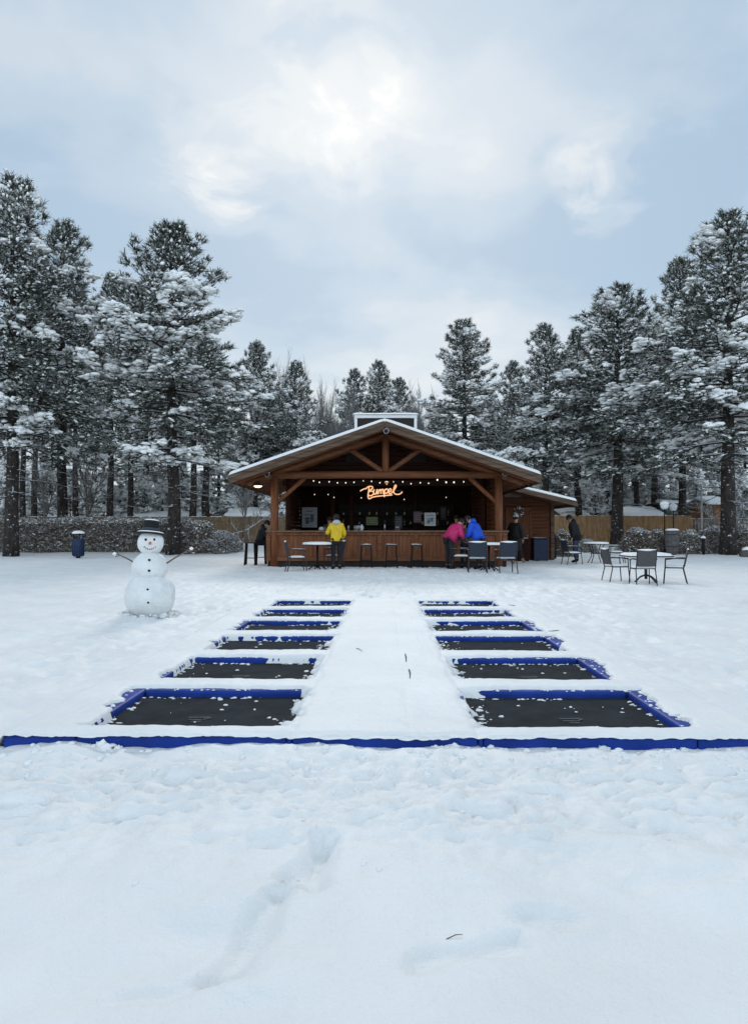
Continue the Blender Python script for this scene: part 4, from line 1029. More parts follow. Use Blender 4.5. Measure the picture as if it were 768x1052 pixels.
def thin_tubes(segs, g=None):
    """three-sided tapered twigs: list of (a, b, ra, rb) -> verts, quads"""
    A = np.array([s[0] for s in segs]); Bq = np.array([s[1] for s in segs]); ra = np.array([s[2] for s in segs]); rb = np.array([s[3] for s in segs])
    d = Bq-A; d /= np.linalg.norm(d, axis=1)[:, None]+1e-9
    s = np.cross(d, np.array([.13, .22, 1.0])); s /= np.linalg.norm(s, axis=1)[:, None]+1e-6; u = np.cross(s, d)
    vs = []
    for P_, r_ in ((A, ra), (Bq, rb)):
        for k in range(4):
            a = k*math.pi/2; vs.append(P_+(s*math.cos(a)+u*math.sin(a))*r_[:, None])
    v = np.stack(vs, 1).reshape(-1, 3); n = len(segs)
    q = np.array([(k, (k+1) % 4, 4+(k+1) % 4, 4+k) for k in range(4)])
    return v, (q[None]+(np.arange(n)*8)[:, None, None]).reshape(-1, 4)

def pine_meshes(seed, H=17.0, Rm=3.8, cb=.22, prof='broad', snow=.5, needles=17, dens=1.0, tw=1.0, tuft=.27, trunk=.26, bare=True):
    g = np.random.default_rng(seed)
    # trunk
    k = 16; zs = np.linspace(0, H, k); wob = np.cumsum(g.normal(0, .04, (k, 2)), 0)*.6; wob -= wob[0]
    tr = [trunk*(1.18 if i == 0 else 1)*(1-.93*(z/H)**1.1) for i, z in enumerate(zs)]
    mb = MB(); mb.tube([(wob[i, 0], wob[i, 1], z-(.3 if i == 0 else 0)) for i, z in enumerate(zs)], tr, 12)
    def tx(z): return np.array([np.interp(z, zs, wob[:, 0]), np.interp(z, zs, wob[:, 1]), z])
    segs = []; tp = []; td = []; sz = []; lumpseg = []
    z = H*cb; lobes = g.uniform(0, 6.28, 3)
    zlist = []
    while z < H*.985:
        t = (z-H*cb)/(H*(1-cb)); zlist.append((z, t)); z += (.34+.26*(1-t))*g.uniform(.75, 1.25)/dens
    for z, t in zlist:
        if prof == 'broad': pr = (.62+.38*min(t/.22, 1))*(1-t)**.80*(1+.18*math.sin(t*8+seed)*(1-t))
        elif prof == 'cone': pr = (.75+.25*min(t/.1, 1))*(1-t)**.85
        else: pr = (.5+.5*min(t/.35, 1))*(1-t**1.25)**1.0
        nb = int(g.integers(5, 8)) if t < .9 else 4
        a0 = g.uniform(0, 6.28)
        for b in range(nb):
            a = a0+b*2*math.pi/nb+g.normal(0, .25)
            lob = 1+.16*math.cos(a*2+lobes[0]+z*.25)+.12*math.cos(a*3+lobes[1]-z*.5)
            L = max(.3, Rm*pr*lob*g.uniform(.55, 1.15)+.18)
            el = (-.12+.95*t**1.3)+g.normal(0, .09)
            if prof == 'cone': el = -.25+.9*t+g.normal(0, .08)
            droop = (.30 if t < .5 else .12)*(1.3 if prof == 'cone' else 1)
            n = max(4, int(L/.35)+2); s = np.linspace(0, 1, n)
            p0 = tx(z); bend = g.normal(0, .18)
            ang = a+bend*s
            # path: goes out, sags with snow, tip turns up
            zz = z+L*(np.sin(el)*s-droop*s**2*1.0+ (.20+.25*t)*s**3.2)
            rr_ = L*np.cos(el)*s
            pth = np.column_stack([p0[0]+rr_*np.cos(ang), p0[1]+rr_*np.sin(ang), zz])
            r0 = .018+.014*L
            for i in range(n-1): segs.append((pth[i], pth[i+1], r0*(1-s[i]*.85), r0*(1-s[i+1]*.85)))
            lowbare = t < .10 and bare
            # secondary twigs
            m_ = max(2, int(L/.23*tw)); st = .22 if t < .6 else .08
            for q in range(m_):
                u = st+(1-st)*(q+g.uniform(0, 1))/m_
                if lowbare and g.random() < .55: continue
                pb = np.array([np.interp(u, s, pth[:, c]) for c in range(3)])
                i = min(int(u*(n-1)), n-2); dm = pth[i+1]-pth[i]; dm /= np.linalg.norm(dm)
                sd = np.array([-dm[1], dm[0], 0]); sd /= np.linalg.norm(sd)+1e-6
                sg = 1 if (q % 2) else -1
                d2 = dm*g.uniform(.5, .9)+sd*sg*g.uniform(.5, 1.0)+np.array([0, 0, g.uniform(-.55, .45)+.25*t])
                d2 /= np.linalg.norm(d2)
                l2 = (.16+.36*L*(1-u*.75)**1.0*.8)*g.uniform(.6, 1.15); l2 = min(l2, 1.5)
                nn = max(1, int(round(l2/.24)))
                e = pb+d2*l2+np.array([0, 0, -.05*l2])
                segs.append((pb, e, r0*.4, .006))
                for w in range(nn):
                    f = (w+1)/nn
                    pt = pb+d2*l2*f+g.normal(0, .035, 3); dd = d2+g.normal(0, .32, 3)+np.array([0, 0, .28*t+.08])
                    tp.append(pt); td.append(dd); sz.append(g.uniform(.8, 1.2))
                    if nn > 2 and w < nn-1 and g.random() < .6:
                        sd2 = np.cross(d2, [0, 0, 1]); sd2 /= np.linalg.norm(sd2)+1e-6
                        tp.append(pt+sd2*g.choice([-1, 1])*.16); td.append(d2*.6+sd2*g.normal(0, .8)+np.array([0, 0, .1])); sz.append(g.uniform(.7, 1.05))
            for _ in range(4): tp.append(pth[-1]+g.normal(0, .07, 3)); td.append((pth[-1]-pth[-2])/np.linalg.norm(pth[-1]-pth[-2])+g.normal(0, .25, 3)+np.array([0, 0, .5*t+.1])); sz.append(1.0)
            tp.append(pth[-1]); td.append((pth[-1]-pth[-2])/np.linalg.norm(pth[-1]-pth[-2])+np.array([0, 0, .3*t])); sz.append(1.15)
    for q in range(6): tp.append(tx(H*(.96+.04*q/5))); td.append(np.array([g.normal(0, .3), g.normal(0, .3), 1])); sz.append(1.2)
    # bare dead limbs below the crown
    dead = []
    if bare:
        for q in range(16):
            z = H*g.uniform(cb*.45, cb*1.15); a = g.uniform(0, 6.28); L = g.uniform(.5, 2.6); p = tx(z)
            for i in range(4):
                e = p+np.array([math.cos(a), math.sin(a), g.uniform(-.35, .12)])*L/4; a += g.normal(0, .2)
                segs.append((p, e, .028*(1-i*.2), .028*(1-(i+1)*.2))); p = e
                if g.random() < .8:
                    a2 = a+g.choice([-1, 1])*g.uniform(.5, 1); segs.append((p, p+np.array([math.cos(a2), math.sin(a2), g.uniform(-.3, .2)])*L*.3, .012, .004))
    tp = np.array(tp); td = np.array(td); sz = np.array(sz); n = len(tp)
    td /= np.linalg.norm(td, axis=1)[:, None]+1e-9
    rad = np.hypot(tp[:, 0], tp[:, 1]); zt = tp[:, 2]/H
    # needles
    K = needles
    D = td[:, None]*g.uniform(.55, 1.1, (n, K, 1))+g.normal(0, .44, (n, K, 3)); D /= np.linalg.norm(D, axis=2)[:, :, None]
    base = tp[:, None]+td[:, None]*g.uniform(-.45, .25, (n, K, 1))*tuft*sz[:, None, None]
    ln = tuft*g.uniform(.6, 1.15, (n, K, 1))*sz[:, None, None]
    S = np.cross(D, g.normal(0, 1, (n, K, 3))); S /= np.linalg.norm(S, axis=2)[:, :, None]+1e-9
    wdt = g.uniform(.010, .019, (n, K, 1))*tuft/.27
    v = np.stack([base-S*wdt, base+S*wdt, base+D*ln+S*wdt*.4, base+D*ln-S*wdt*.4], 2).reshape(-1, 3)
    # v order: quad strips
    f = (np.arange(n*K)*4)[:, None]+np.array([0, 1, 2, 3])[None]
    cl = 1.15*vnoise(tp[:, 0]*.62+seed, tp[:, 1]*.62, seed, tp[:, 2]*1.0)+.45*vnoise(tp[:, 0]*2.0, tp[:, 1]*2.0, seed+1, tp[:, 2]*2.6)
    fro = (.10+.14*g.random((n, 1))+.12*np.clip(cl, -1, 1)[:, None]+.52*(g.random((n, K)) < .20+.16*snow)+.12*np.clip(D[:, :, 2], 0, 1))
    attr = np.repeat(np.clip(fro, 0, 1).reshape(-1), 4)
    crown = npmesh('crown', v, f, M_needle, False, attr)
    # snow cushions
    upn = td[:, 2]
    prob = (snow*(.60+.75*cl)+.06*(zt < .7))*np.where(zt > .82, .55, 1)
    mask = g.random(n) < np.clip(prob, .05, 1.0)
    big = (cl > .42+.5*np.clip(zt-.75, 0, 1))
    idx = np.nonzero(mask)[0]
    out_ = np.column_stack([tp[idx, 0], tp[idx, 1], np.zeros(len(idx))]); out_ /= np.linalg.norm(out_, axis=1)[:, None]+.3
    s1 = g.uniform(.045, .115, len(idx))
    bi = idx[big[idx]]; bi = np.repeat(bi, 4)
    s1 = np.concatenate([s1, g.uniform(.08, .17, len(bi))])
    ob = np.column_stack([tp[bi, 0], tp[bi, 1], np.zeros(len(bi))]); ob /= np.linalg.norm(ob, axis=1)[:, None]+.3
    off = np.vstack([np.zeros((len(idx), 3)), g.normal(0, .11, (len(bi), 3))*np.array([1, 1, .7])+np.array([0, 0, .05])])
    out_ = np.vstack([out_, ob]); idx = np.concatenate([idx, bi])
    dd = td[idx]*.8+g.normal(0, .35, (len(idx), 3))+out_*.4; dd[:, 2] = dd[:, 2]*.5-.30*(zt[idx] < .85)
    pos = tp[idx]+off+np.array([0, 0, 1])*s1[:, None]*.3+out_*s1[:, None]*.5
    bv, bf = blobs(pos, dd, s1*1.25, s1*.9, s1*.75, g)
    # scattered flecks
    m2 = g.random(n) < .8*snow/.5
    i2 = np.nonzero(m2)[0]; s2 = g.uniform(.025, .06, len(i2))
    bv2, bf2 = blobs(tp[i2]+g.normal(0, .11, (len(i2), 3))+np.array([0, 0, .03]), td[i2], s2*1.5, s2, s2*.7, g)
    sv = np.vstack([bv, bv2]); sf = np.vstack([bf, bf2+len(bv)])
    smesh = npmesh('snow', sv, sf, M_tsnow, True)
    tv, tf = thin_tubes(segs); limbs = npmesh('limbs', tv, tf, M_limb, True)
    me = bpy.data.meshes.new('trunk'); me.from_pydata(mb.v, [], mb.f); me.materials.append(M_bark); me.polygons.foreach_set('use_smooth', [True]*len(me.polygons)); me.update()
    print('pine', seed, 'tufts', n, 'snow', len(idx))
    return dict(H=H, R=Rm, me=(('trunk', me), ('limbs', limbs), ('crown', crown), ('snow', smesh)))
M_limb = mat('snowy_limb', (.045, .038, .034), .9, .4, 3, 0, None, .1, snowtop=.45)
V = {
 'a': pine_meshes(101, 17, 3.7, .30, 'broad', .72),
 'b': pine_meshes(102, 17, 3.6, .31, 'oval', .75),
 'c': pine_meshes(103, 17, 4.2, .29, 'broad', .70),
 'd': pine_meshes(104, 15, 3.3, .10, 'cone', .80, tuft=.26, bare=False),
 'e': pine_meshes(105, 9, 2.4, .05, 'cone', .85, tuft=.24, trunk=.13, bare=False),
 'f': pine_meshes(106, 15, 2.2, .50, 'oval', .7, trunk=.2),
}
def tree(kind, px, Y, top, hw, label, group=None, rz=None, name='pine_tree', base=None, lean=0, wr=None):
    """px base column, Y distance, top row, hw half width of the crown in pixels"""
    v = V[kind]; x = X(px, Y); z0 = GZ(Y) if base is None else base
    Ht = at(px, top, Y).z-z0; sz = Ht/v['H']; sx = hw/F*Y/v['R']
    t = empty(name, (x, Y, z0-.05), rz if rz is not None else random.uniform(0, 6.28), label, 'tree', group, (sx, sx, sz))
    if lean: t.rotation_euler = (0, R(lean), 0)
    for nm, me in v['me']:
        o = link(nm, me, t)
    return t
GL = 'snowy pines on the left'; GR = 'snowy pines on the right'
tree('a', 12, 35, 186, 104, 'tallest snowy pine at the left edge with thick bare trunk before the hedge', None, 1.0)
tree('b', 64, 42, 229, 80, 'snowy pine crowding the right side of the left edge pine', None, 2.2)
tree('c', 178, 36.4, 231, 116, 'broad snowy pine right behind the snowman with dark bare trunk', None, .3)
tree('b', 113, 50, 282, 52, 'shorter snowy pine between the two big left pines', None, 4.0)
tree('f', 197, 50, 330, 46, 'slim pine trunk just right of the big pine behind the snowman', None, 1.2)
tree('f', 212, 54, 350, 50, 'slim dark pine second right of the pine behind the snowman', None, 3.2)
tree('b', 303, 56, 372, 44, 'snowy conical pine behind the left roof slope', None, .8)
tree('c', 262, 58, 352, 44, 'snowy pine peeping out right of the big left pines above the pavilion eave', None, 2.8)
tree('b', 364, 66, 380, 36, 'left of two small pines above the cupola', None, 1.9)
tree('a', 388, 64, 373, 40, 'right and taller of two small pines above the cupola', None, 3.9)
tree('c', 411, 68, 389, 34, 'smallest pine half hidden right of the two above the cupola', None, 5.9)
tree('a', 478, 50, 331, 62, 'snowy conical pine rising alone behind the right roof slope', None, 2.1)
tree('b', 560, 47, 334, 56, 'snowy pine left of the tall right middle pine', None, 5.1)
tree('b', 528, 55, 372, 42, 'small snowy pine in the gap above the annex', None, 5.5)
tree('a', 633, 45, 296, 92, 'tall snowy pine with bare trunk behind the right fence tables', None, 4.4)
tree('b', 594, 52, 338, 56, 'narrow snowy pine close behind the tall right middle pine', None, .5)
tree('a', 747, 36.3, 224, 112, 'big snowy pine at the right edge with thick trunk beside the path light', None, 3.7)
tree('c', 700, 48, 268, 70, 'snowy pine pressed against the left side of the right edge pine', None, 1.7)
tree('b', 672, 56, 330, 54, 'snowy pine filling the gap between the two tall right pines', None, 2.7)
# trees just outside the frame
tree('c', -70, 38, 200, 90, 'snowy pine beyond the left edge of the hedge', None, 1.1); tree('a', 850, 40, 215, 90, 'snowy pine beyond the right edge pine', None, 5.0)
# thin trunks under the crowns
for px, Y, top, lb in ((24, 49, 300, 'thin pine trunk right beside the left edge trunk'), (35, 52, 290, 'thin straight pine trunk second right of the left edge trunk'), (78, 55, 300, 'slim pine trunk behind the leaning pale tree'), (134, 53, 300, 'slim pine trunk left of the snowman hat'), (150, 60, 330, 'slim pine trunk above the snowman hat'), (655, 56, 360, 'slim trunk right of the tall right middle pine'), (672, 60, 370, 'slim pine trunk behind the globe lamps')):
    tree('f', px, Y, top, 38, lb, 'slim pines behind the fence')
rr = random.Random(12)
far = [(-40, 62, 420), (5, 64, 400), (52, 66, 395), (98, 68, 405), (140, 70, 398), (176, 66, 410), (225, 70, 395), (250, 64, 440), (282, 70, 400), (425, 72, 420), (447, 66, 425), (500, 70, 400), (518, 62, 425), (545, 66, 395), (575, 60, 420), (603, 70, 385), (625, 64, 420), (650, 68, 370), (690, 64, 400), (715, 70, 380), (738, 62, 405), (765, 66, 390), (800, 64, 380)]
for px, Y, top in far: tree('d', px, Y, top, rr.uniform(28, 38), 'dense snowy pine in the far row behind the fences', 'far pines behind the fences')
for i, px in enumerate(list(range(-60, 300, 21))+list(range(548, 850, 21))):
    Y = rr.uniform(53, 60); 
    tree('e', px+rr.uniform(-6, 6), Y, rr.uniform(468, 505), rr.uniform(16, 24), 'young snow laden pine behind the fence', 'young pines behind the fences', name='young_pine')

def bare_meshes(seed, H=12.0, levels=4, m=None, lean=0.0, spread=.45, r0=.14, snow=True):
    g = np.random.default_rng(seed); segs = []; tips = []
    def grow(p, d, L, r, lv):
        n = 4
        for i in range(n):
            d = d+g.normal(0, .09, 3)+np.array([0, 0, .05]); d /= np.linalg.norm(d)
            e = p+d*L/n; r2 = r*(1-.14); segs.append((p, e, r, r2)); p = e; r = r2
            if lv < levels and (i > 0 or lv > 0):
                for q in range(2 if lv < 2 else 2):
                    dd = d+g.normal(0, spread, 3)+np.array([0, 0, .12]); dd /= np.linalg.norm(dd)
                    grow(p, dd, L*g.uniform(.45, .68), max(r*.55, .016), lv+1)
    grow(np.array([0, 0, -.2]), np.array([lean, 0, 1.0]), H*.62, r0, 0)
    v, f = thin_tubes(segs); mx = v[:, 2].max(); v *= H/mx
    return dict(H=H, R=H*.33, segs=len(segs), me=(('branches', npmesh('branches', v, f, m or M_greytwig, True)),))
V['g'] = bare_meshes(201, 13, 4, spread=.42, r0=.22); V['h'] = bare_meshes(202, 13, 4, spread=.36, r0=.22)
print('bare', V['g']['segs'])
V['i'] = bare_meshes(203, 7, 3, m=M_pale, lean=-.28, spread=.42, r0=.30)
V['j'] = bare_meshes(204, 6, 3, m=M_pale, lean=.12, spread=.6, r0=.17)
for i, (px, top, Y) in enumerate(((318, 388, 64), (330, 384, 62), (346, 386, 60), (358, 398, 76), (420, 386, 60), (404, 400, 76), (436, 398, 68), (296, 366, 64), (324, 385, 66), (340, 392, 70), (352, 388, 62), (412, 388, 66), (424, 396, 74), (282, 352, 60), (300, 362, 72), (440, 404, 62), (365, 392, 72), (396, 396, 74), (312, 392, 70), (333, 396, 74), (432, 392, 70), (273, 372, 66), (6, 440, 58), (668, 420, 60), (160, 440, 60), (240, 430, 60))):
    tree('gh'[i % 2], px, Y, top, 30, 'leafless pale grey tree in the far wood', 'leafless trees in the far wood', name='bare_tree')
tree('i', 95, 42, 420, 30, 'leaning pale snow plastered tree behind the left hedge', None, 0.0, 'leaning_tree')
tree('i', 50, 46, 440, 22, 'smaller leaning pale trunk behind the left hedge', None, -.1, 'leaning_tree')
tree('j', 248, 40, 478, 24, 'crooked small snowy tree beside the left pavilion eave', None, 1.0, 'small_tree')
tree('j', 760, 38, 492, 26, 'crooked snowy young tree right of the big right trunk', None, 3.0, 'small_tree')
tree('j', 728, 44, 500, 24, 'crooked snowy sapling left of the big right trunk', None, 4.5, 'small_tree')

# ---------------------------------------------------------------- hedges, bushes
def bush_meshes(seed, L, W, Hh, n, boxy=False, leafy=.5):
    g = np.random.default_rng(seed)
    if boxy:
        x = g.uniform(-L/2, L/2, n); y = g.uniform(-W/2, W/2, n); top = Hh*(1+.07*vnoise(x*1.2, y, seed)+.05*vnoise(x*4, y*4, seed)); z = g.random(n)**.8*top
    else:
        a = g.uniform(0, 6.28, n); u = g.random(n)**.45; z0 = g.random(n)
        rr_ = u*np.sqrt(np.clip(1-(z0*.96)**2, 0, 1)); x = rr_*np.cos(a)*L/2; y = rr_*np.sin(a)*W/2; z = z0*Hh*(1+.16*vnoise(x*2, y*2, seed))
        x = x*(1+.2*vnoise(a, z, seed+2))
    pos = np.column_stack([x, y, z])
    k = int(n*.7)
    A = pos[:k]; d = g.normal(0, 1, (k, 3))*np.array([.7, .7, .6])+np.array([0, 0, .8]); d /= np.linalg.norm(d, axis=1)[:, None]
    ln = g.uniform(.12, .4, k); segs = [(A[i]-d[i]*ln[i]/2, A[i]+d[i]*ln[i]/2, .009, .004) for i in range(k)]
    # main stems
    for i in range(int(L*W*9)+12):
        sx, sy = (g.uniform(-L/2, L/2), g.uniform(-W/2, W/2)) if boxy else (g.normal(0, L*.13), g.normal(0, W*.13))
        e = np.array([sx+g.normal(0, .15), sy+g.normal(0, .1), Hh*g.uniform(.6, .95)]); segs.append((np.array([sx*.9, sy*.9, -.1]), e, .016, .006))
    tv, tf = thin_tubes(segs); tw = npmesh('twigs', tv, tf, M_twig, False)
    q = pos[g.random(n) < leafy]; m_ = len(q)
    D = g.normal(0, 1, (m_, 3)); D /= np.linalg.norm(D, axis=1)[:, None]; S = np.cross(D, g.normal(0, 1, (m_, 3))); S /= np.linalg.norm(S, axis=1)[:, None]
    s = g.uniform(.018, .042, (m_, 1)); v = np.stack([q-D*s, q+S*s*.5, q+D*s, q-S*s*.5], 1).reshape(-1, 3); f = (np.arange(m_)*4)[:, None]+np.array([0, 1, 2, 3])
    lf = npmesh('leaves', v, f, M_leaf)
    outer = g.random(n) < (.13+.40*(z > Hh*.86))
    p2 = pos[outer]; s2 = g.uniform(.014, .038, len(p2)); s2 = np.where(g.random(len(p2)) < .08, s2*2, s2)
    dd = g.normal(0, 1, (len(p2), 3)); dd[:, 2] *= .3
    bv, bf = blobs(p2+np.array([0, 0, .02]), dd, s2*1.4, s2, s2*.6, g)
    return (('twigs', tw), ('leaves', lf), ('snow', npmesh('snow', bv, bf, M_tsnow, True)))
def bush(me, x, y, sc, rz, label, group=None, name='bush', cat='bush'):
    t = empty(name, (x, y, GZ(y)-.02), rz, label, cat, group, sc if hasattr(sc, '__len__') else (sc, sc, sc))
    for nm, m_ in me: link(nm, m_, t)
    return t
hx0, hx1 = X(-60, 38), X(196, 38)
hm = bush_meshes(301, hx1-hx0, 1.3, 1.70, 46000, True)
bush(hm, (hx0+hx1)/2, 38.2, 1, 0, 'long brown leafless hedge flecked with snow behind the snowman', None, 'hedge', 'hedge')
bm = [bush_meshes(302+i, 2.4, 2.0, 1.25, 5200) for i in range(3)]
for i, (px, Y, s, lb) in enumerate(((205, 37.5, (1.05, 1, 1.2), 'rounded snowy bush right of the big left trunk'), (228, 38, (1.25, 1, .8), 'low spreading snowy bush ending the left hedge'),
    (655, 37.5, (.9, .9, .95), 'round snowy bush before the right fence beside the middle trunk'), (675, 38.5, (.8, .8, .85), 'small snowy bush left of the globe lamps'), (708, 37.2, (.7, .9, .85), 'snowy bush between the barrel and the pale pole'),
    (732, 37.8, (.9, .9, 1.0), 'snowy bush just left of the big right trunk'), (764, 37.5, (.9, .9, .95), 'snowy bush right of the big right trunk'), (790, 38, (1.1, 1, 1.1), 'snowy bush beyond the right edge'),
    (577, 34.5, (.55, .6, .95), 'snowy bush at the annex corner behind the man in black'), (603, 38.2, (.45, .5, .5), 'tiny snowy shrub before the fence right of the man in black'))):
    bush(bm[i % 3], X(px, Y), Y, s, i*1.3, lb)
# mound of snow by annex
m = MB(); m.ball((0, 0, 0), (.42, .4, .75), 20, 12, .15, 3); p = P(577, 572); tag(m.build('snow_heap', M_snow, None, True), 'heap of white snow at the annex corner', 'snow heap').location = (p.x, p.y, 0)

# ---------------------------------------------------------------- fences
def fence(x0, x1, Y, h, label, mt, gap=.012, w=.14, z0=None, jit=.02, snowt=.0, y1=None):
    z0 = GZ(Y) if z0 is None else z0; y1 = Y if y1 is None else y1
    L = math.hypot(x1-x0, y1-Y); a = math.atan2(y1-Y, x1-x0); t = empty('plank_fence', (x0, Y, z0), a, label, 'fence'); rr = random.Random(int(x0*10))
    m = MB(); x = 0
    while x < L: m.box(x+gap/2, x+w-gap/2, -.012+rr.uniform(-.004, .004), .012, -.1, h+rr.uniform(-jit, jit)); x += w
    m.build('boards', mt, t)
    m = MB()
    for z in (.35, h-.3): m.box(0, L, .014, .06, z-.05, z+.05)
    m.build('rail', mt, t)
    x = 0
    while x < L+.1: MB().box(x-.05, x+.05, .062, .16, -.2, h+.03).build('post', mt, t); x += 2.6
    m = MB(); m.slab(0, L, -.03, .03, h+.01, .035, .02, 4, .015); m.build('snow', M_snow, t, True)
    return t
fence(X(-60, 49), X(300, 49), 49, at(100, 531, 49).z-.4, 'long brown plank fence behind the left hedge', mat('aged_fence', (.13, .085, .05), .9, .3, 1.5, .3, 14, .1, stretch=(4, 4, 1), col2=(.24, .165, .10)))
fence(X(560, 46.5), X(709, 46.5), 46.5, at(640, 530, 46.5).z-.4, 'brown plank fence behind the right tables', M_fence)
fence(X(709.5, 46.5), X(860, 46.5), 46.6, at(640, 533, 46.5).z-.4, 'weathered grey open paling fence behind the big right trunk', M_gfence, .10, .20)
# ---------------------------------------------------------------- sheds
def shed(px0, px1, ytop, yeave, Y, label, wall, D=5, ridge='x', name='shed'):
    a = at(px0, yeave, Y); b = at(px1, ytop, Y); z0 = GZ(Y); t = empty(name, ((a.x+b.x)/2, Y, z0), 0, label, 'shed'); w = (b.x-a.x)/2; he = a.z-z0; hr = b.z-z0-.18
    m = MB(); 
    x = -w+.25
    while x < w-.25: m.box(x, min(x+.2, w-.25)-.012, 0.3, .33, 0, he); x += .2
    m.box(-w+.26, w-.26, .34, D-.3, 0, he); m.build('wall', wall, t)
    m = MB(); zr = hr
    m.add([(-w, 0, he), (w, 0, he), (w, D/2, zr), (-w, D/2, zr), (-w, D, he), (w, D, he), (-w, 0, he-.1), (w, 0, he-.1), (w, D, he-.1), (-w, D, he-.1)], [(0,1,2,3), (3,2,5,4), (6,9,8,7), (0,6,7,1), (4,5,8,9), (0,3,4,9,6), (1,7,8,5,2)])
    rf = m.build('roof', M_fascia, t)
    m = MB(); n = 30; k = 24; g = np.meshgrid(np.linspace(-w-.05, w+.05, n), np.linspace(-.06, D+.06, k)); d = np.minimum(np.minimum(g[0]+w+.05, w+.05-g[0]), np.minimum(g[1]+.06, D+.06-g[1]))
    z = he+(zr-he)*(1-np.abs(g[1]-D/2)/(D/2))+.2*(1-np.exp(-d/.08))+.03*vnoise(g[0]*1.4, g[1]*1.4, 4)*(d > 0)
    m.add(list(zip(g[0].ravel(), g[1].ravel(), z.ravel())), [(j*n+i, j*n+i+1, (j+1)*n+i+1, (j+1)*n+i) for j in range(k-1) for i in range(n-1)])
    m.build('snow', M_snow, rf, True)
    if w > 1.2: MB().box(-.45, .45, .27, .295, 0, min(1.9, he-.1)).build('door', M_dark, t)
    return t
M_gr = mat('green_siding', (.16, .19, .17), .8, .15, 3); M_or = mat('orange_siding', (.30, .13, .05), .8, .25, 3)
shed(230, 275, 520, 530, 53, 'shed with thick white snow roof left of the pavilion', M_fence)
shed(122, 208, 524, 531, 55, 'long low shed roof seen between trunks behind the snowman', M_gfence)
shed(578, 606, 520.5, 530, 52, 'small snow roofed shed behind the fence right of the annex', M_gfence)
shed(640, 684, 519, 530, 53, 'snow roofed shed behind the fence left of the globe lamps', M_gfence)
shed(682, 722, 512, 517, 54, 'pale grey green hut behind the fence at the pale pole', M_gr, 4, name='hut')
shed(727, 752, 508, 518, 50, 'orange brown hut partly hidden by the big right trunk', M_or, 4, name='hut')

# ---------------------------------------------------------------- sky and sun
W = bpy.data.worlds.new('World'); scn.world = W; W.use_nodes = True
nt = W.node_tree; N = nt.nodes; Lk = nt.links; bg = N['Background']; bg.inputs['Strength'].default_value = .10
SUN_EL, SUN_PX = 33, (372, 88)
sd = ray(*SUN_PX).normalized(); SUN_EL = math.degrees(math.asin(sd.z)); az = math.atan2(sd.x, sd.y)
sky = N.new('ShaderNodeTexSky'); sky.sky_type = 'NISHITA'; sky.sun_disc = False; sky.sun_elevation = R(SUN_EL); sky.sun_rotation = az; sky.air_density = 1.2; sky.dust_density = 1.5
tc = N.new('ShaderNodeTexCoord'); sep = N.new('ShaderNodeSeparateXYZ'); Lk.new(tc.outputs['Generated'], sep.inputs[0])
def math_(op, a, b=None, c=None, clamp=False):
    n = N.new('ShaderNodeMath'); n.operation = op; n.use_clamp = clamp
    for i, v in enumerate((a, b, c)):
        if v is None: continue
        if hasattr(v, 'is_linked') or hasattr(v, 'links'): Lk.new(v, n.inputs[i])
        else: n.inputs[i].default_value = v
    return n.outputs[0]
zc = math_('MAXIMUM', sep.outputs[2], 0.0); zz = math_('ADD', zc, .22)
cx = math_('DIVIDE', sep.outputs[0], zz); cy = math_('DIVIDE', sep.outputs[1], zz)
cmb = N.new('ShaderNodeCombineXYZ'); Lk.new(cx, cmb.inputs[0]); Lk.new(cy, cmb.inputs[1])
def noise(sc, det, off=(0, 0, 0), rough=.5, dist=0.0, str_=(1, 1, 1)):
    mp = N.new('ShaderNodeMapping'); mp.inputs['Location'].default_value = off; mp.inputs['Scale'].default_value = str_; Lk.new(cmb.outputs[0], mp.inputs[0])
    n = N.new('ShaderNodeTexNoise'); n.inputs['Scale'].default_value = sc; n.inputs['Detail'].default_value = det; n.inputs['Roughness'].default_value = rough; n.inputs['Distortion'].default_value = dist
    Lk.new(mp.outputs[0], n.inputs['Vector']); return n.outputs['Fac']
def ramp(fac, *st):
    r_ = N.new('ShaderNodeValToRGB'); e = r_.color_ramp.elements
    while len(e) < len(st): e.new(.5)
    for k, (p_, c_) in zip(e, st): k.position = p_; k.color = (*c_, 1)
    r_.color_ramp.interpolation = 'EASE'; Lk.new(fac, r_.inputs[0]); return r_.outputs[0]
def glow(px, py, w0, w1):
    """brightness lobe in a fixed sky direction, 1 at the centre, 0 beyond w1 degrees"""
    d = ray(px, py).normalized(); dt = N.new('ShaderNodeVectorMath'); dt.operation = 'DOT_PRODUCT'; Lk.new(tc.outputs['Generated'], dt.inputs[0]); dt.inputs[1].default_value = d
    mr = N.new('ShaderNodeMapRange'); mr.interpolation_type = 'SMOOTHERSTEP'; mr.inputs[1].default_value = math.cos(R(w1)); mr.inputs[2].default_value = math.cos(R(w0)); Lk.new(dt.outputs['Value'], mr.inputs[0]); return mr.outputs[0]
n1 = noise(1.1, 7, (3.1, 1.7, 0), .5, .4); n2 = noise(3.2, 6, (7, 2, 0), .52, .3)
mixn = math_('ADD', math_('MULTIPLY', n1, .72), math_('MULTIPLY', n2, .28))
g1_ = glow(372, 70, 1, 17); g2_ = glow(215, 165, .2, 6.0); g2b = glow(238, 195, .2, 3.6); g3_ = glow(650, 190, .3, 7.5); g3b = glow(592, 180, .1, 3.0); g4_ = glow(20, 40, 0, 11); g5_ = glow(560, 130, 2, 18); g6_ = glow(640, 20, 2, 14); g7 = glow(60, 110, 3, 14)
g1b = glow(345, 95, .5, 9)
mixn = math_('ADD', math_('MULTIPLY', math_('SUBTRACT', mixn, .5), 1.35), .455)
f = math_('ADD', mixn, math_('MULTIPLY', g1_, .12))
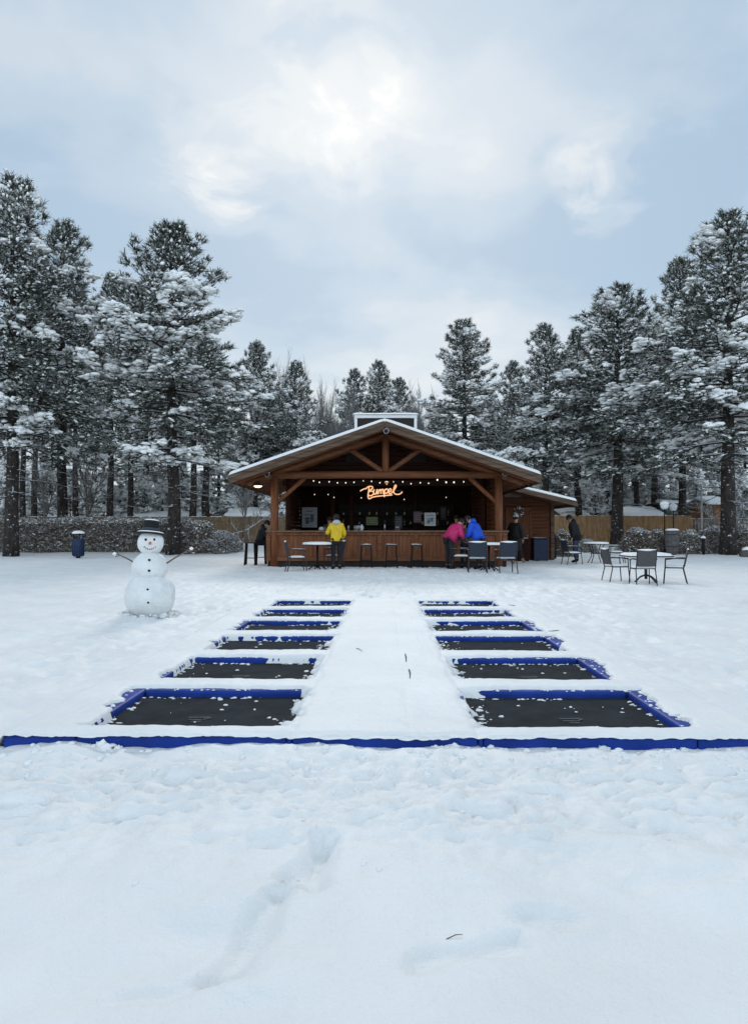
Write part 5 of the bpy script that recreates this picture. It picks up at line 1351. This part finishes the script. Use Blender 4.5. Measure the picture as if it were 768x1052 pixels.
def addm(f, g, k, useN=None):
    if useN is not None: g = math_('MULTIPLY', g, useN)
    return math_('ADD', f, math_('MULTIPLY', g, k))
hi = noise(5.5, 7, (1, 9, 0), .55, .5)
hs = math_('MULTIPLY', math_('SUBTRACT', hi, .42), 3.5, clamp=True)
f = addm(f, g1b, .24, hs); f = addm(f, glow(370, 90, .2, 4), .16); f = addm(f, g2_, .14, hs); f = addm(f, g2b, .34, hs); f = addm(f, g3_, .20, hs); f = addm(f, g3b, .14, hs); f = addm(f, glow(340, 260, 2, 12), -.07); f = addm(f, glow(200, 175, .1, 2.2), .14, hs); f = addm(f, glow(620, 205, .1, 3.5), .10, hs); f = addm(f, g4_, .04); f = addm(f, g5_, -.14); f = addm(f, g6_, .03); f = addm(f, g7, -.02)
LV = 1/.10
def c_(r_, g_, b_): 
    L = lambda v: ((v/255+.055)/1.055)**2.4
    return (L(r_), L(g_), L(b_))
cl = ramp(f, (.30, c_(168, 192, 214)), (.42, c_(184, 203, 220)), (.52, c_(200, 213, 225)), (.62, c_(214, 223, 230)), (.80, c_(240, 243, 243)))
# pale band toward the horizon
el = N.new('ShaderNodeMapRange'); el.inputs[1].default_value = .0; el.inputs[2].default_value = .34; el.interpolation_type = 'SMOOTHSTEP'; Lk.new(sep.outputs[2], el.inputs[0])
mh = N.new('ShaderNodeMixRGB'); Lk.new(el.outputs[0], mh.inputs[0]); mh.inputs[1].default_value = (*c_(206, 221, 230), 1)
Lk.new(cl, mh.inputs[2])
mhf = N.new('ShaderNodeMixRGB'); mhf.inputs[0].default_value = .5; Lk.new(cl, mhf.inputs[1]); Lk.new(mh.outputs[0], mhf.inputs[2])
# overhead deck dimmed to darken the ground; sky behind camera brightened as added fill
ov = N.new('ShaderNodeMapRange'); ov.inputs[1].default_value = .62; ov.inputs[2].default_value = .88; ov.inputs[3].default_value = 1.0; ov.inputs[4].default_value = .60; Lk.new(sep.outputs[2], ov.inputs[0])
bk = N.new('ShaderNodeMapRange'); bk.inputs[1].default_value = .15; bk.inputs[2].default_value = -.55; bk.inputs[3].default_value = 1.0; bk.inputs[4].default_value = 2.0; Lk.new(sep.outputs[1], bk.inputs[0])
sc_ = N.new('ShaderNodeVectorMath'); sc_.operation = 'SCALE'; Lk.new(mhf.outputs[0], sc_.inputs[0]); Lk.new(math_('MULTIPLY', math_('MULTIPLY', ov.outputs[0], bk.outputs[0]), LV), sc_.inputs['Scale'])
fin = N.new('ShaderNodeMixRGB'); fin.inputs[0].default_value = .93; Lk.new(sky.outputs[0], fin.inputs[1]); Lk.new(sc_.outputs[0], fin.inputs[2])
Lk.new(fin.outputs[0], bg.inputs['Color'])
sl = bpy.data.lights.new('sun', 'SUN'); sl.energy = .9; sl.angle = R(13); sl.color = (1, .95, .89)
so = bpy.data.objects.new('sun', sl); C.objects.link(so); so.rotation_euler = (-sd).to_track_quat('-Z', 'Y').to_euler()
so['kind'] = 'structure'
vs = scn.view_settings; vs.view_transform = 'Standard'; vs.look = 'None'; vs.exposure = 0.1; vs.gamma = 1; vs.use_curve_mapping = False
scn.render.engine = 'CYCLES'; scn.cycles.max_bounces = 6; scn.cycles.diffuse_bounces = 4; scn.cycles.use_denoising = True
